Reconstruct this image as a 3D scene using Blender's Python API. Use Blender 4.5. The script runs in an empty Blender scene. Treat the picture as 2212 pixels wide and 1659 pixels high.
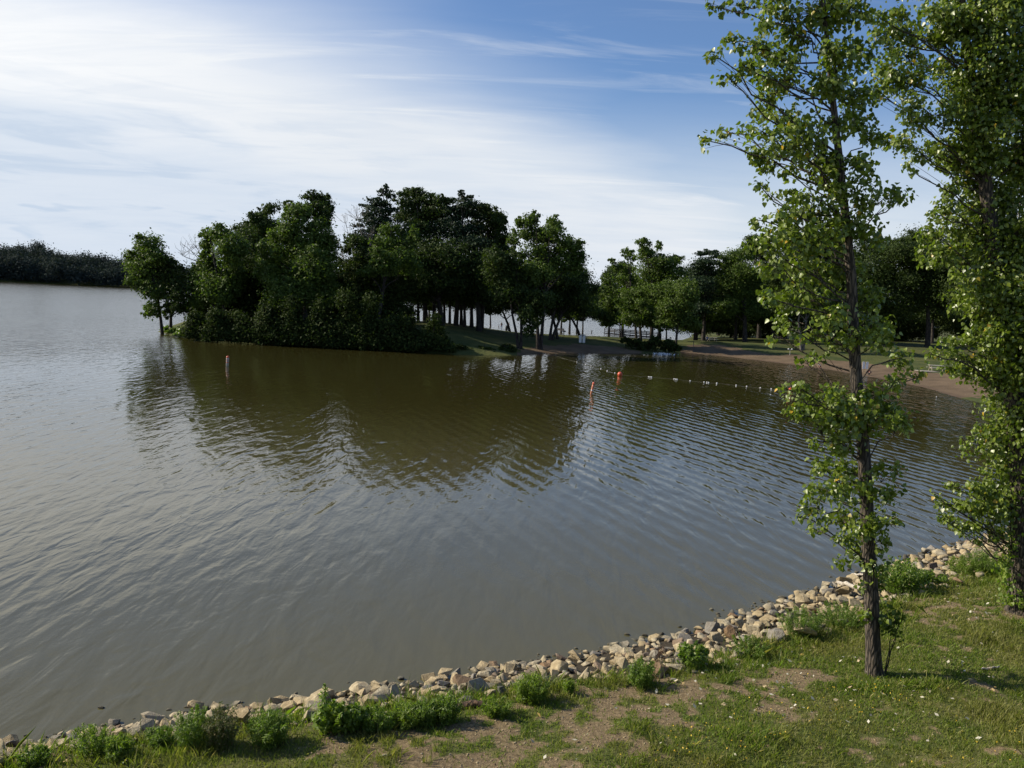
import bpy, bmesh, math, random
import numpy as np
from mathutils import Vector, Matrix, noise as mnoise

sc = bpy.context.scene
COL = sc.collection
random.seed(7)
rng = np.random.default_rng(11)

# ------------------------------------------------------------------ camera
H = 8.0
PITCH, ROLL = math.radians(5.85), math.radians(2.8)
FPX, CX, CY = 1865.0, 1106.0, 829.5            # measured on a 2212 px wide view of the photograph
FW = np.array([0, math.cos(PITCH), -math.sin(PITCH)])
_U = np.array([0, math.sin(PITCH), math.cos(PITCH)])
_R = np.array([1.0, 0, 0])
RI = math.cos(ROLL) * _R + math.sin(ROLL) * _U
UP = -math.sin(ROLL) * _R + math.cos(ROLL) * _U
CAM = np.array([0, 0, H])
cam = bpy.data.cameras.new("camera")
camo = bpy.data.objects.new("camera", cam)
COL.objects.link(camo)
cam.sensor_width = 36
cam.lens = 36 * FPX / 2212
cam.clip_end = 6000
cam.clip_start = 0.1
camo.matrix_world = Matrix(((RI[0], UP[0], -FW[0], 0), (RI[1], UP[1], -FW[1], 0), (RI[2], UP[2], -FW[2], H), (0, 0, 0, 1)))
sc.camera = camo

# ------------------------------------------------------------------ light
SUN_EL = math.radians(33)
SUN_AZ = math.radians(-80)                      # from +Y towards -X
sdir = Vector((math.sin(SUN_AZ) * math.cos(SUN_EL), math.cos(SUN_AZ) * math.cos(SUN_EL), math.sin(SUN_EL)))
sun = bpy.data.lights.new("sun", 'SUN')
sun.energy = 4.6
sun.angle = math.radians(0.53)
sun.color = (1.0, 0.91, 0.75)
suno = bpy.data.objects.new("sun", sun)
suno.rotation_euler = sdir.to_track_quat('Z', 'Y').to_euler()
COL.objects.link(suno)

world = bpy.data.worlds.new("World")
sc.world = world
world.use_nodes = True
sc.view_settings.view_transform = 'Standard'
sc.view_settings.look = 'None'
sc.view_settings.exposure = 0.36
sc.view_settings.gamma = 1.0
sc.cycles.use_denoising = True
sc.cycles.max_bounces = 6
sc.cycles.transparent_max_bounces = 4


def ray(x, y):
    return FW + (x - CX) / FPX * RI - (y - CY) / FPX * UP


def onz(x, y, z=0.0):
    d = ray(x, y)
    return CAM + d * (z - H) / d[2]


def aty(x, y, Y):
    d = ray(x, y)
    return CAM + d * Y / d[1]


# node helper -------------------------------------------------------------
class NT:
    def __init__(s, tree):
        s.t = tree
        tree.nodes.clear()

    def n(s, typ, **kw):
        nd = s.t.nodes.new(typ)
        ins = kw.pop('i', {})
        for k, v in kw.items():
            setattr(nd, k, v)
        for k, v in ins.items():
            sock = nd.inputs[k]
            if isinstance(v, bpy.types.NodeSocket):
                s.t.links.new(v, sock)
            else:
                sock.default_value = v
        return nd

    def m(s, op, a, b=None, c=None, clamp=False):
        nd = s.t.nodes.new('ShaderNodeMath')
        nd.operation = op
        nd.use_clamp = clamp
        for k, v in enumerate((a, b, c)):
            if v is None:
                continue
            if isinstance(v, bpy.types.NodeSocket):
                s.t.links.new(v, nd.inputs[k])
            else:
                nd.inputs[k].default_value = v
        return nd.outputs[0]

    def dot(s, v, vec):
        nd = s.t.nodes.new('ShaderNodeVectorMath')
        nd.operation = 'DOT_PRODUCT'
        s.t.links.new(v, nd.inputs[0])
        nd.inputs[1].default_value = vec
        return nd.outputs['Value']

    def ss(s, v, a, b):
        nd = s.t.nodes.new('ShaderNodeMapRange')
        nd.interpolation_type = 'SMOOTHSTEP'
        s.t.links.new(v, nd.inputs['Value'])
        nd.inputs['From Min'].default_value = a
        nd.inputs['From Max'].default_value = b
        return nd.outputs['Result']

    def mix(s, f, a, b, blend='MIX'):
        nd = s.t.nodes.new('ShaderNodeMix')
        nd.data_type = 'RGBA'
        nd.blend_type = blend
        for k, v in ((0, f), (6, a), (7, b)):
            if isinstance(v, bpy.types.NodeSocket):
                s.t.links.new(v, nd.inputs[k])
            elif k == 0:
                nd.inputs[k].default_value = v
            else:
                nd.inputs[k].default_value = (*v, 1) if len(v) == 3 else v
        return nd.outputs[2]

    def noise(s, vec, scale, detail=3, rough=0.55, dist=0.0):
        nd = s.n('ShaderNodeTexNoise', i={'Scale': scale, 'Detail': detail, 'Roughness': rough, 'Distortion': dist})
        if vec is not None:
            s.t.links.new(vec, nd.inputs['Vector'])
        return nd.outputs['Fac']

    def map(s, vec, rot=(0, 0, 0), scale=(1, 1, 1), loc=(0, 0, 0)):
        nd = s.n('ShaderNodeMapping', i={'Rotation': rot, 'Scale': scale, 'Location': loc})
        s.t.links.new(vec, nd.inputs['Vector'])
        return nd.outputs[0]

    def ramp(s, f, stops):
        nd = s.t.nodes.new('ShaderNodeValToRGB')
        s.t.links.new(f, nd.inputs[0])
        el = nd.color_ramp.elements
        while len(el) < len(stops):
            el.new(0.5)
        for e, (p, c) in zip(el, stops):
            e.position = p
            e.color = (*c, 1)
        return nd.outputs[0]


# sky: blue air, one broad sheet of thin cloud with a soft slanting edge, wisps above it
def build_world():
    t = NT(world.node_tree)
    sky = t.n('ShaderNodeTexSky', sky_type='NISHITA', sun_disc=False, sun_elevation=SUN_EL,
              sun_rotation=SUN_AZ, air_density=1.0, dust_density=0.6, ozone_density=2.2)
    g = t.n('ShaderNodeTexCoord').outputs['Generated']

    def gc(a, b):
        n = np.cross(ray(*a), ray(*b))
        n = n / np.linalg.norm(n)
        return n if n[2] > 0 else -n
    sx = t.n('ShaderNodeSeparateXYZ', i={'Vector': g})
    z = t.m('MAXIMUM', sx.outputs[2], 0.0)
    zz = t.m('ADD', z, 0.16)
    px = t.m('DIVIDE', sx.outputs[0], zz)
    py = t.m('DIVIDE', sx.outputs[1], zz)
    pv = t.n('ShaderNodeCombineXYZ', i={'X': px, 'Y': py}).outputs[0]
    e1 = gc((360, 0), (1560, 440))
    big = t.noise(t.map(pv, rot=(0, 0, -0.55), scale=(0.5, 1.6, 1)), 1.3, 4, 0.5, 0.4)
    d = t.dot(g, tuple(e1))
    d = t.m('ADD', d, t.m('MULTIPLY', t.m('SUBTRACT', big, 0.5), 0.10))
    clear = t.ss(d, -0.065, 0.095)                                   # 1 = open blue
    streak = t.noise(t.map(pv, rot=(0, 0, -0.75), scale=(0.55, 3.4, 1)), 1.9, 6, 0.62, 0.9)
    wisp = t.ss(streak, 0.50, 0.78)
    lowband = t.ss(z, 0.26, 0.05)
    cover = t.m('SUBTRACT', 1.0, t.m('MULTIPLY', clear, 0.96))
    cover = t.m('ADD', cover, t.m('MULTIPLY', wisp, 0.30), clamp=True)
    cover = t.m('MAXIMUM', cover, t.m('MULTIPLY', lowband, 0.85))
    # thinner greyish-blue gaps in the low part of the sheet
    gap = t.noise(t.map(g, rot=(0, 0.10, 0), scale=(2.2, 2.2, 14.0)), 1.15, 5, 0.55, 0.5)
    gapm = t.m('MULTIPLY', t.ss(gap, 0.46, 0.70), t.ss(z, 0.30, 0.10))
    side = t.ss(sx.outputs[0], 0.10, -0.45)
    gapm = t.m('MULTIPLY', gapm, t.m('ADD', 0.35, t.m('MULTIPLY', side, 0.65)))
    # brightness of the cloud: whiter towards the sun side
    glow = t.dot(g, tuple(sdir))
    bright = t.ss(glow, 0.34, 0.76)
    cl = t.mix(bright, (7.6, 8.0, 8.5), (9.6, 9.7, 9.8))
    cl = t.mix(t.ss(glow, 0.66, 0.97), cl, (24.0, 22.5, 20.0))      # thin cloud glows round the sun, out of frame
    cl = t.mix(t.m('MULTIPLY', gapm, 0.75), cl, (5.0, 6.2, 7.8))
    e2 = gc((0, 190), (1000, 450))
    veil = t.ss(t.m('ADD', t.dot(g, tuple(e2)), t.m('MULTIPLY', t.m('SUBTRACT', big, 0.5), 0.06)), 0.02, -0.035)
    veil = t.m('MULTIPLY', veil, t.m('ADD', 0.45, t.m('MULTIPLY', side, 0.55)))
    cl = t.mix(t.m('MULTIPLY', veil, 0.8), cl, (6.3, 7.1, 8.2))
    tex = t.noise(t.map(pv, rot=(0, 0, -0.62), scale=(0.7, 2.6, 1)), 2.6, 6, 0.6, 0.8)
    cl = t.mix(t.m('MULTIPLY', t.ss(tex, 0.42, 0.66), 0.20), cl, (5.6, 6.5, 7.8))
    tex2 = t.noise(t.map(g, rot=(0, 0.06, 0), scale=(3, 3, 26)), 1.7, 5, 0.6, 0.7)
    cl = t.mix(t.m('MULTIPLY', t.m('MULTIPLY', t.ss(tex2, 0.48, 0.66), t.ss(z, 0.24, 0.10)), t.m('ADD', 0.15, t.m('MULTIPLY', side, 0.45))), cl, (4.9, 6.0, 7.5))
    mp = t.noise(t.map(g, scale=(7, 7, 30)), 1.6, 4, 0.5, 0.6)
    puffs = t.m('MULTIPLY', t.ss(mp, 0.62, 0.72), t.m('MULTIPLY', t.ss(z, 0.12, 0.06), side))
    cl = t.mix(t.m('MULTIPLY', puffs, 0.55), cl, (4.6, 5.8, 7.4))
    skyc = t.mix(1.0, sky.outputs[0], (0.70, 0.92, 1.20), 'MULTIPLY')
    col = t.mix(cover, skyc, cl)
    bg = t.n('ShaderNodeBackground', i={'Color': col, 'Strength': 0.082})
    out = t.n('ShaderNodeOutputWorld')
    t.t.links.new(bg.outputs[0], out.inputs[0])


build_world()


# ------------------------------------------------------------------ object helpers
def tag(o, label=None, cat=None, group=None, kind=None):
    if label: o['label'] = label
    if cat: o['category'] = cat
    if group: o['group'] = group
    if kind: o['kind'] = kind
    return o


def link(name, me, parent=None, mats=()):
    o = bpy.data.objects.new(name, me)
    COL.objects.link(o)
    for m in mats:
        me.materials.append(m)
    if parent: o.parent = parent
    return o


def empty(name, loc, label, cat, group=None, rz=0):
    o = bpy.data.objects.new(name, None)
    COL.objects.link(o)
    o.location = loc
    o.rotation_euler = (0, 0, rz)
    o.empty_display_size = 0.2
    return tag(o, label, cat, group)


def npmesh(name, V, Fs, smooth=False):
    """V (n,3); Fs: list of (m,k) int arrays"""
    me = bpy.data.meshes.new(name)
    V = np.ascontiguousarray(V, dtype=np.float32)
    me.vertices.add(len(V))
    me.vertices.foreach_set('co', V.ravel())
    if not isinstance(Fs, (list, tuple)): Fs = [Fs]
    Fs = [np.asarray(f, dtype=np.int32) for f in Fs if len(f)]
    idx = np.concatenate([f.ravel() for f in Fs])
    starts, acc = [], 0
    for f in Fs:
        starts.append(acc + np.arange(len(f)) * f.shape[1])
        acc += f.size
    starts = np.concatenate(starts).astype(np.int32)
    me.loops.add(len(idx))
    me.loops.foreach_set('vertex_index', idx)
    me.polygons.add(len(starts))
    me.polygons.foreach_set('loop_start', starts)
    if smooth:
        me.polygons.foreach_set('use_smooth', np.ones(len(starts), dtype=bool))
    me.update(calc_edges=True)
    return me


class MB:
    """collects simple shapes into one mesh"""
    def __init__(s):
        s.V, s.F, s.n = [], [], 0

    def add(s, V, F):
        V = np.asarray(V, float)
        s.V.append(V)
        s.F.extend([tuple(int(i) + s.n for i in f) for f in F])
        s.n += len(V)
        return s

    def box(s, c, size, rz=0.0, taper=1.0, bev=0.12, R=None):
        hx, hy, hz = [v / 2 for v in size]
        b = bev * min(hx, hy, hz)
        V, F = [], []
        prof = [(-hz, b), (-hz + b, 0), (hz - b, 0), (hz, b)]
        for k, (z, ins) in enumerate(prof):
            tp = 1 if k < 2 else taper
            x, y = (hx - ins) * tp, (hy - ins) * tp
            c2 = b
            V += [(-x + c2, -y, z), (x - c2, -y, z), (x, -y + c2, z), (x, y - c2, z), (x - c2, y, z), (-x + c2, y, z), (-x, y - c2, z), (-x, -y + c2, z)]
        F.append(tuple(range(7, -1, -1)))
        for k in range(3):
            for j in range(8):
                F.append((k * 8 + j, k * 8 + (j + 1) % 8, k * 8 + 8 + (j + 1) % 8, k * 8 + 8 + j))
        F.append(tuple(range(24, 32)))
        V = np.array(V)
        if R is not None: V = V @ np.array(R).T
        ca, sa = math.cos(rz), math.sin(rz)
        V = np.stack([V[:, 0] * ca - V[:, 1] * sa, V[:, 0] * sa + V[:, 1] * ca, V[:, 2]], 1)
        return s.add(V + np.array(c), F)

    def tube(s, pts, rad, seg=8, cap=True):
        V, F = tube_np(np.asarray(pts, float), np.asarray(rad, float), seg)
        F = [tuple(f) for f in F]
        if cap:
            F.append(tuple(range(seg - 1, -1, -1)))
            n = len(V)
            F.append(tuple(range(n - seg, n)))
        return s.add(V, F)

    def lathe(s, prof, c=(0, 0, 0), seg=14):
        V, F = [], []
        for r, z in prof:
            for j in range(seg):
                a = 2 * math.pi * j / seg
                V.append((r * math.cos(a), r * math.sin(a), z))
        for k in range(len(prof) - 1):
            for j in range(seg):
                F.append((k * seg + j, k * seg + (j + 1) % seg, (k + 1) * seg + (j + 1) % seg, (k + 1) * seg + j))
        F.append(tuple(range(seg - 1, -1, -1)))
        F.append(tuple(range((len(prof) - 1) * seg, len(prof) * seg)))
        return s.add(np.array(V) + np.array(c), F)

    def ball(s, c, r, seg=14, rings=9):
        r = np.broadcast_to(np.asarray(r, float), 3)
        prof = [(max(1e-3, math.sin(math.pi * k / rings)), -math.cos(math.pi * k / rings)) for k in range(rings + 1)]
        b = MB().lathe(prof, seg=seg)
        return s.add(b.V[0] * r + np.array(c), b.F)

    def build(s, name, mat, parent=None, smooth=False):
        me = bpy.data.meshes.new(name)
        me.from_pydata(np.concatenate(s.V).tolist(), [], s.F)
        if smooth:
            for p in me.polygons: p.use_smooth = True
        me.update()
        return link(name, me, parent, [mat] if mat else [])


def tube_np(P, rad, seg):
    n = len(P)
    T = np.gradient(P, axis=0)
    T /= np.linalg.norm(T, axis=1)[:, None] + 1e-9
    ref = np.array([0.31, 0.95, 0.05]) if abs(T[0] @ np.array([0.31, 0.95, 0.05])) < 0.9 else np.array([1.0, 0, 0.1])
    A = np.cross(T, ref); A /= np.linalg.norm(A, axis=1)[:, None] + 1e-9
    B = np.cross(T, A)
    a = np.arange(seg) * 2 * np.pi / seg
    ring = A[:, None, :] * np.cos(a)[None, :, None] + B[:, None, :] * np.sin(a)[None, :, None]
    V = (P[:, None, :] + ring * rad[:, None, None]).reshape(-1, 3)
    k, j = np.meshgrid(np.arange(n - 1), np.arange(seg), indexing='ij')
    k, j = k.ravel(), j.ravel()
    F = np.stack([k * seg + j, k * seg + (j + 1) % seg, (k + 1) * seg + (j + 1) % seg, (k + 1) * seg + j], 1)
    return V, F


class Tubes:
    def __init__(s): s.V, s.F, s.n = [], [], 0

    def add(s, P, rad, seg=6):
        V, F = tube_np(np.asarray(P, float), np.asarray(rad, float), seg)
        s.V.append(V); s.F.append(F + s.n); s.n += len(V)

    def build(s, name, mat, parent=None):
        me = npmesh(name, np.concatenate(s.V), np.concatenate(s.F), True)
        return link(name, me, parent, [mat])


_lat = rng.random((256, 256))
def vnoise(x, y, scale=1.0, oct=3):
    x = np.asarray(x, float) * scale; y = np.asarray(y, float) * scale
    out, amp, tot = 0, 1.0, 0
    for _ in range(oct):
        xi, yi = np.floor(x).astype(int), np.floor(y).astype(int)
        fx, fy = x - xi, y - yi
        fx, fy = fx * fx * (3 - 2 * fx), fy * fy * (3 - 2 * fy)
        g = lambda a, b: _lat[a % 256, b % 256]
        v = g(xi, yi) * (1 - fx) * (1 - fy) + g(xi + 1, yi) * fx * (1 - fy) + g(xi, yi + 1) * (1 - fx) * fy + g(xi + 1, yi + 1) * fx * fy
        out = out + v * amp; tot += amp; amp *= 0.5
        x, y = x * 2.03 + 17.3, y * 2.03 + 5.1
    return out / tot


def sstep(v, a, b):
    t = np.clip((v - a) / (b - a), 0, 1)
    return t * t * (3 - 2 * t)


# ------------------------------------------------------------------ materials
def mat(name):
    m = bpy.data.materials.new(name)
    m.use_nodes = True
    return m, NT(m.node_tree)


def finish(t, shader):
    o = t.n('ShaderNodeOutputMaterial')
    t.t.links.new(shader, o.inputs['Surface'])


def simple(name, col, rough=0.6, var=0.15, scale=6.0, metal=0.0, bump=0.0):
    m, t = mat(name)
    co = t.n('ShaderNodeTexCoord').outputs['Object']
    n = t.noise(co, scale, 4)
    dark = tuple(c * (1 - var) for c in col); lite = tuple(min(1, c * (1 + var)) for c in col)
    c = t.mix(n, dark, lite)
    kw = {'Base Color': c, 'Roughness': rough, 'Metallic': metal}
    if bump:
        kw['Normal'] = t.n('ShaderNodeBump', i={'Height': n, 'Distance': bump, 'Strength': 1.0}).outputs[0]
    finish(t, t.n('ShaderNodeBsdfPrincipled', i=kw).outputs[0])
    return m


def leaf_mat(name, stops, trans=0.3, rough=0.45, tcol=None, spec=0.5):
    m, t = mat(name)
    r = t.n('ShaderNodeNewGeometry').outputs['Random Per Island']
    c = t.ramp(r, stops)
    p = t.n('ShaderNodeBsdfPrincipled', i={'Base Color': c, 'Roughness': rough, 'Specular IOR Level': spec})
    tc = t.mix(1.0, c, tcol or (1.25, 1.5, 0.5), 'MULTIPLY')
    tr = t.n('ShaderNodeBsdfTranslucent', i={'Color': tc})
    mx = t.n('ShaderNodeMixShader', i={0: trans, 1: p.outputs[0], 2: tr.outputs[0]})
    finish(t, mx.outputs[0])
    return m


def bark_mat(name, c0, c1, scale=14.0, bump=0.02):
    m, t = mat(name)
    co = t.n('ShaderNodeTexCoord').outputs['Object']
    v = t.map(co, scale=(1, 1, 0.16))
    n = t.noise(v, scale, 5, 0.65, 0.6)
    w = t.n('ShaderNodeTexVoronoi', feature='DISTANCE_TO_EDGE', i={'Vector': v, 'Scale': scale * 0.9}).outputs['Distance']
    h = t.m('ADD', t.m('MULTIPLY', t.ss(w, 0.0, 0.25), 0.6), t.m('MULTIPLY', n, 0.5))
    c = t.mix(t.ss(h, 0.25, 0.85), c0, c1)
    b = t.n('ShaderNodeBump', i={'Height': h, 'Distance': bump, 'Strength': 1.0}).outputs[0]
    finish(t, t.n('ShaderNodeBsdfPrincipled', i={'Base Color': c, 'Roughness': 0.9, 'Normal': b}).outputs[0])
    return m


G = lambda *c: tuple(c)
M = {}
M['poplar_leaf'] = leaf_mat('poplar_leaf', [(0.0, (0.072, 0.106, 0.011)), (0.45, (0.138, 0.186, 0.020)), (0.80, (0.215, 0.268, 0.038)),
                                            (0.985, (0.20, 0.26, 0.07)), (1.0, (0.60, 0.36, 0.02))], 0.32, 0.38, spec=0.6)
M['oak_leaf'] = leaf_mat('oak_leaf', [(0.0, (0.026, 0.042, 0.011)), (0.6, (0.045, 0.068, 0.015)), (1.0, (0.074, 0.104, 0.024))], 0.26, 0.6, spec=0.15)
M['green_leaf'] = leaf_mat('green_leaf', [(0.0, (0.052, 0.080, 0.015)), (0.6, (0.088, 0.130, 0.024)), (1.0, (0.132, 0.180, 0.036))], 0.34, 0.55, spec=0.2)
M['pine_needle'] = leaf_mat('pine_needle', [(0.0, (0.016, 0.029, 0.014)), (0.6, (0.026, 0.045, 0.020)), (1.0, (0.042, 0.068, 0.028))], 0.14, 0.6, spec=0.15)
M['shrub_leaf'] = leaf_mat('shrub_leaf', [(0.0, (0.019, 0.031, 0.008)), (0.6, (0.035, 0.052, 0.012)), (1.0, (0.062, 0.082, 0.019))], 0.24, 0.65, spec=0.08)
M['hazy_far_leaf'] = leaf_mat('hazy_far_leaf', [(0.0, (0.034, 0.044, 0.040)), (0.6, (0.042, 0.054, 0.048)), (1.0, (0.052, 0.066, 0.056))], 0.1, 0.8, spec=0.05)  # pale bluish grey: distance haze painted into the leaf colour
M['weed_leaf'] = leaf_mat('weed_leaf', [(0.0, (0.090, 0.145, 0.020)), (0.6, (0.150, 0.225, 0.032)), (1.0, (0.23, 0.305, 0.055))], 0.42, 0.5)
M['weed_bright'] = leaf_mat('weed_bright', [(0.0, (0.12, 0.180, 0.020)), (0.6, (0.18, 0.255, 0.035)), (1.0, (0.30, 0.36, 0.06))], 0.45, 0.5)
M['weed_brown'] = leaf_mat('weed_brown', [(0.0, (0.07, 0.10, 0.025)), (0.5, (0.12, 0.13, 0.04)), (1.0, (0.20, 0.16, 0.07))], 0.25, 0.6)
M['grass'] = leaf_mat('grass', [(0.0, (0.085, 0.130, 0.016)), (0.45, (0.140, 0.200, 0.025)), (0.76, (0.200, 0.255, 0.040)), (0.90, (0.28, 0.27, 0.09)), (1.0, (0.40, 0.33, 0.16))], 0.4, 0.55, spec=0.3)
gt = M['grass'].node_tree
_r = [n for n in gt.nodes if n.type == 'VALTORGB'][0]
_T = NT.__new__(NT); _T.t = gt
_P = _T.n('ShaderNodeNewGeometry').outputs['Position']
_dry = _T.m('MULTIPLY', _T.ss(_T.noise(_P, 0.55, 4, 0.6), 0.42, 0.62), 0.62)
_c = _T.mix(_dry, (0, 0, 0), (0.245, 0.215, 0.080))
_mixn = _c.node
_users = [l.to_socket for l in _r.outputs[0].links]
gt.links.new(_r.outputs[0], _mixn.inputs[6])
for _u in _users: gt.links.new(_c, _u)
M['bark'] = bark_mat('bark', (0.022, 0.017, 0.013), (0.115, 0.090, 0.066), 22, 0.025)
M['bark_dark'] = bark_mat('bark_dark', (0.018, 0.014, 0.011), (0.060, 0.048, 0.038), 6, 0.04)
M['bark_pale'] = bark_mat('bark_pale', (0.06, 0.052, 0.044), (0.20, 0.175, 0.15), 6, 0.03)
M['dead_wood'] = bark_mat('dead_wood', (0.10, 0.085, 0.07), (0.26, 0.225, 0.19), 8, 0.02)
M['drift'] = bark_mat('drift', (0.30, 0.26, 0.20), (0.55, 0.49, 0.40), 20, 0.006)
M['rotten'] = bark_mat('rotten', (0.05, 0.03, 0.018), (0.16, 0.09, 0.05), 14, 0.02)
M['table_wood'] = simple('table_wood', (0.30, 0.25, 0.19), 0.75, 0.25, 9)
M['pale_plank'] = simple('pale_plank', (0.50, 0.46, 0.38), 0.7, 0.2, 9)
M['rail_wood'] = simple('rail_wood', (0.022, 0.015, 0.012), 0.75, 0.3, 5)
M['white_paint'] = simple('white_paint', (0.78, 0.77, 0.74), 0.5, 0.06, 4)
M['white_plastic'] = simple('white_plastic', (0.80, 0.80, 0.78), 0.35, 0.05, 8)
M['dull_white'] = simple('dull_white', (0.42, 0.42, 0.38), 0.5, 0.15, 8)
M['orange'] = simple('orange', (0.60, 0.10, 0.04), 0.35, 0.12, 5)
M['pale_orange'] = simple('pale_orange', (0.75, 0.33, 0.20), 0.4, 0.15, 5)
M['rope'] = simple('rope', (0.12, 0.12, 0.10), 0.8, 0.2, 30)
M['black_metal'] = simple('black_metal', (0.02, 0.02, 0.021), 0.5, 0.3, 8)
M['black_bag'] = simple('black_bag', (0.018, 0.018, 0.02), 0.4, 0.3, 6)
M['grey_metal'] = simple('grey_metal', (0.30, 0.31, 0.32), 0.5, 0.2, 8)
M['skin'] = simple('skin', (0.42, 0.25, 0.17), 0.6, 0.05)
M['hair'] = simple('hair', (0.03, 0.02, 0.015), 0.7, 0.2)
M['blue_cloth'] = simple('blue_cloth', (0.06, 0.11, 0.24), 0.85, 0.1)
M['bluegrey_cloth'] = simple('bluegrey_cloth', (0.16, 0.19, 0.26), 0.85, 0.1)
M['dark_cloth'] = simple('dark_cloth', (0.03, 0.03, 0.035), 0.85, 0.1)
M['red_cloth'] = simple('red_cloth', (0.16, 0.035, 0.04), 0.85, 0.1)
M['white_cloth'] = simple('white_cloth', (0.62, 0.60, 0.57), 0.85, 0.05)
M['pale_leaf'] = leaf_mat('pale_leaf', [(0.0, (0.50, 0.46, 0.34)), (0.6, (0.60, 0.56, 0.45)), (0.85, (0.42, 0.30, 0.15)), (1.0, (0.55, 0.38, 0.07))], 0.1, 0.6)
M['yellow_petal'] = leaf_mat('yellow_petal', [(0.0, (0.70, 0.42, 0.02)), (1.0, (0.85, 0.60, 0.04))], 0.25, 0.5, (1, 1, 1))
M['foam'] = simple('foam', (0.75, 0.77, 0.78), 0.6, 0.1, 5)


def rock_mat():
    m, t = mat('rock')
    gi = t.n('ShaderNodeNewGeometry')
    oi = t.n('ShaderNodeObjectInfo')
    r = t.m('FRACT', t.m('ADD', gi.outputs['Random Per Island'], oi.outputs['Random']))
    base = t.ramp(r, [(0.0, (0.40, 0.31, 0.17)), (0.36, (0.48, 0.385, 0.225)), (0.66, (0.49, 0.42, 0.28)), (0.80, (0.33, 0.29, 0.21)), (0.90, (0.25, 0.23, 0.20)), (0.94, (0.31, 0.19, 0.09)), (1.0, (0.13, 0.125, 0.115))])
    co = t.n('ShaderNodeTexCoord').outputs['Object']
    off = t.n('ShaderNodeVectorMath', operation='ADD', i={0: co}); t.t.links.new(oi.outputs['Location'], off.inputs[1])
    n1 = t.noise(off.outputs[0], 5.0, 6, 0.65)
    n2 = t.noise(t.map(off.outputs[0], scale=(1, 1, 3.5)), 11.0, 4, 0.6)
    c = t.mix(t.ss(n1, 0.35, 0.72), t.mix(1.0, base, (0.66, 0.62, 0.56), 'MULTIPLY'), base)
    c = t.mix(t.m('MULTIPLY', t.ss(n2, 0.55, 0.75), 0.45), c, (0.15, 0.12, 0.08))
    # damp dark algae band where the stones meet the water
    z = t.n('ShaderNodeSeparateXYZ', i={'Vector': gi.outputs['Position']}).outputs[2]
    wet = t.ss(t.m('ADD', z, t.m('MULTIPLY', n1, 0.10)), 0.20, 0.08)
    c = t.mix(t.m('MULTIPLY', wet, 0.85), c, (0.035, 0.036, 0.026))
    hh = t.m('ADD', n1, t.m('MULTIPLY', n2, 0.5))
    b = t.n('ShaderNodeBump', i={'Height': hh, 'Distance': 0.03, 'Strength': 1.0}).outputs[0]
    finish(t, t.n('ShaderNodeBsdfPrincipled', i={'Base Color': c, 'Roughness': 0.85, 'Normal': b}).outputs[0])
    return m


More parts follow.
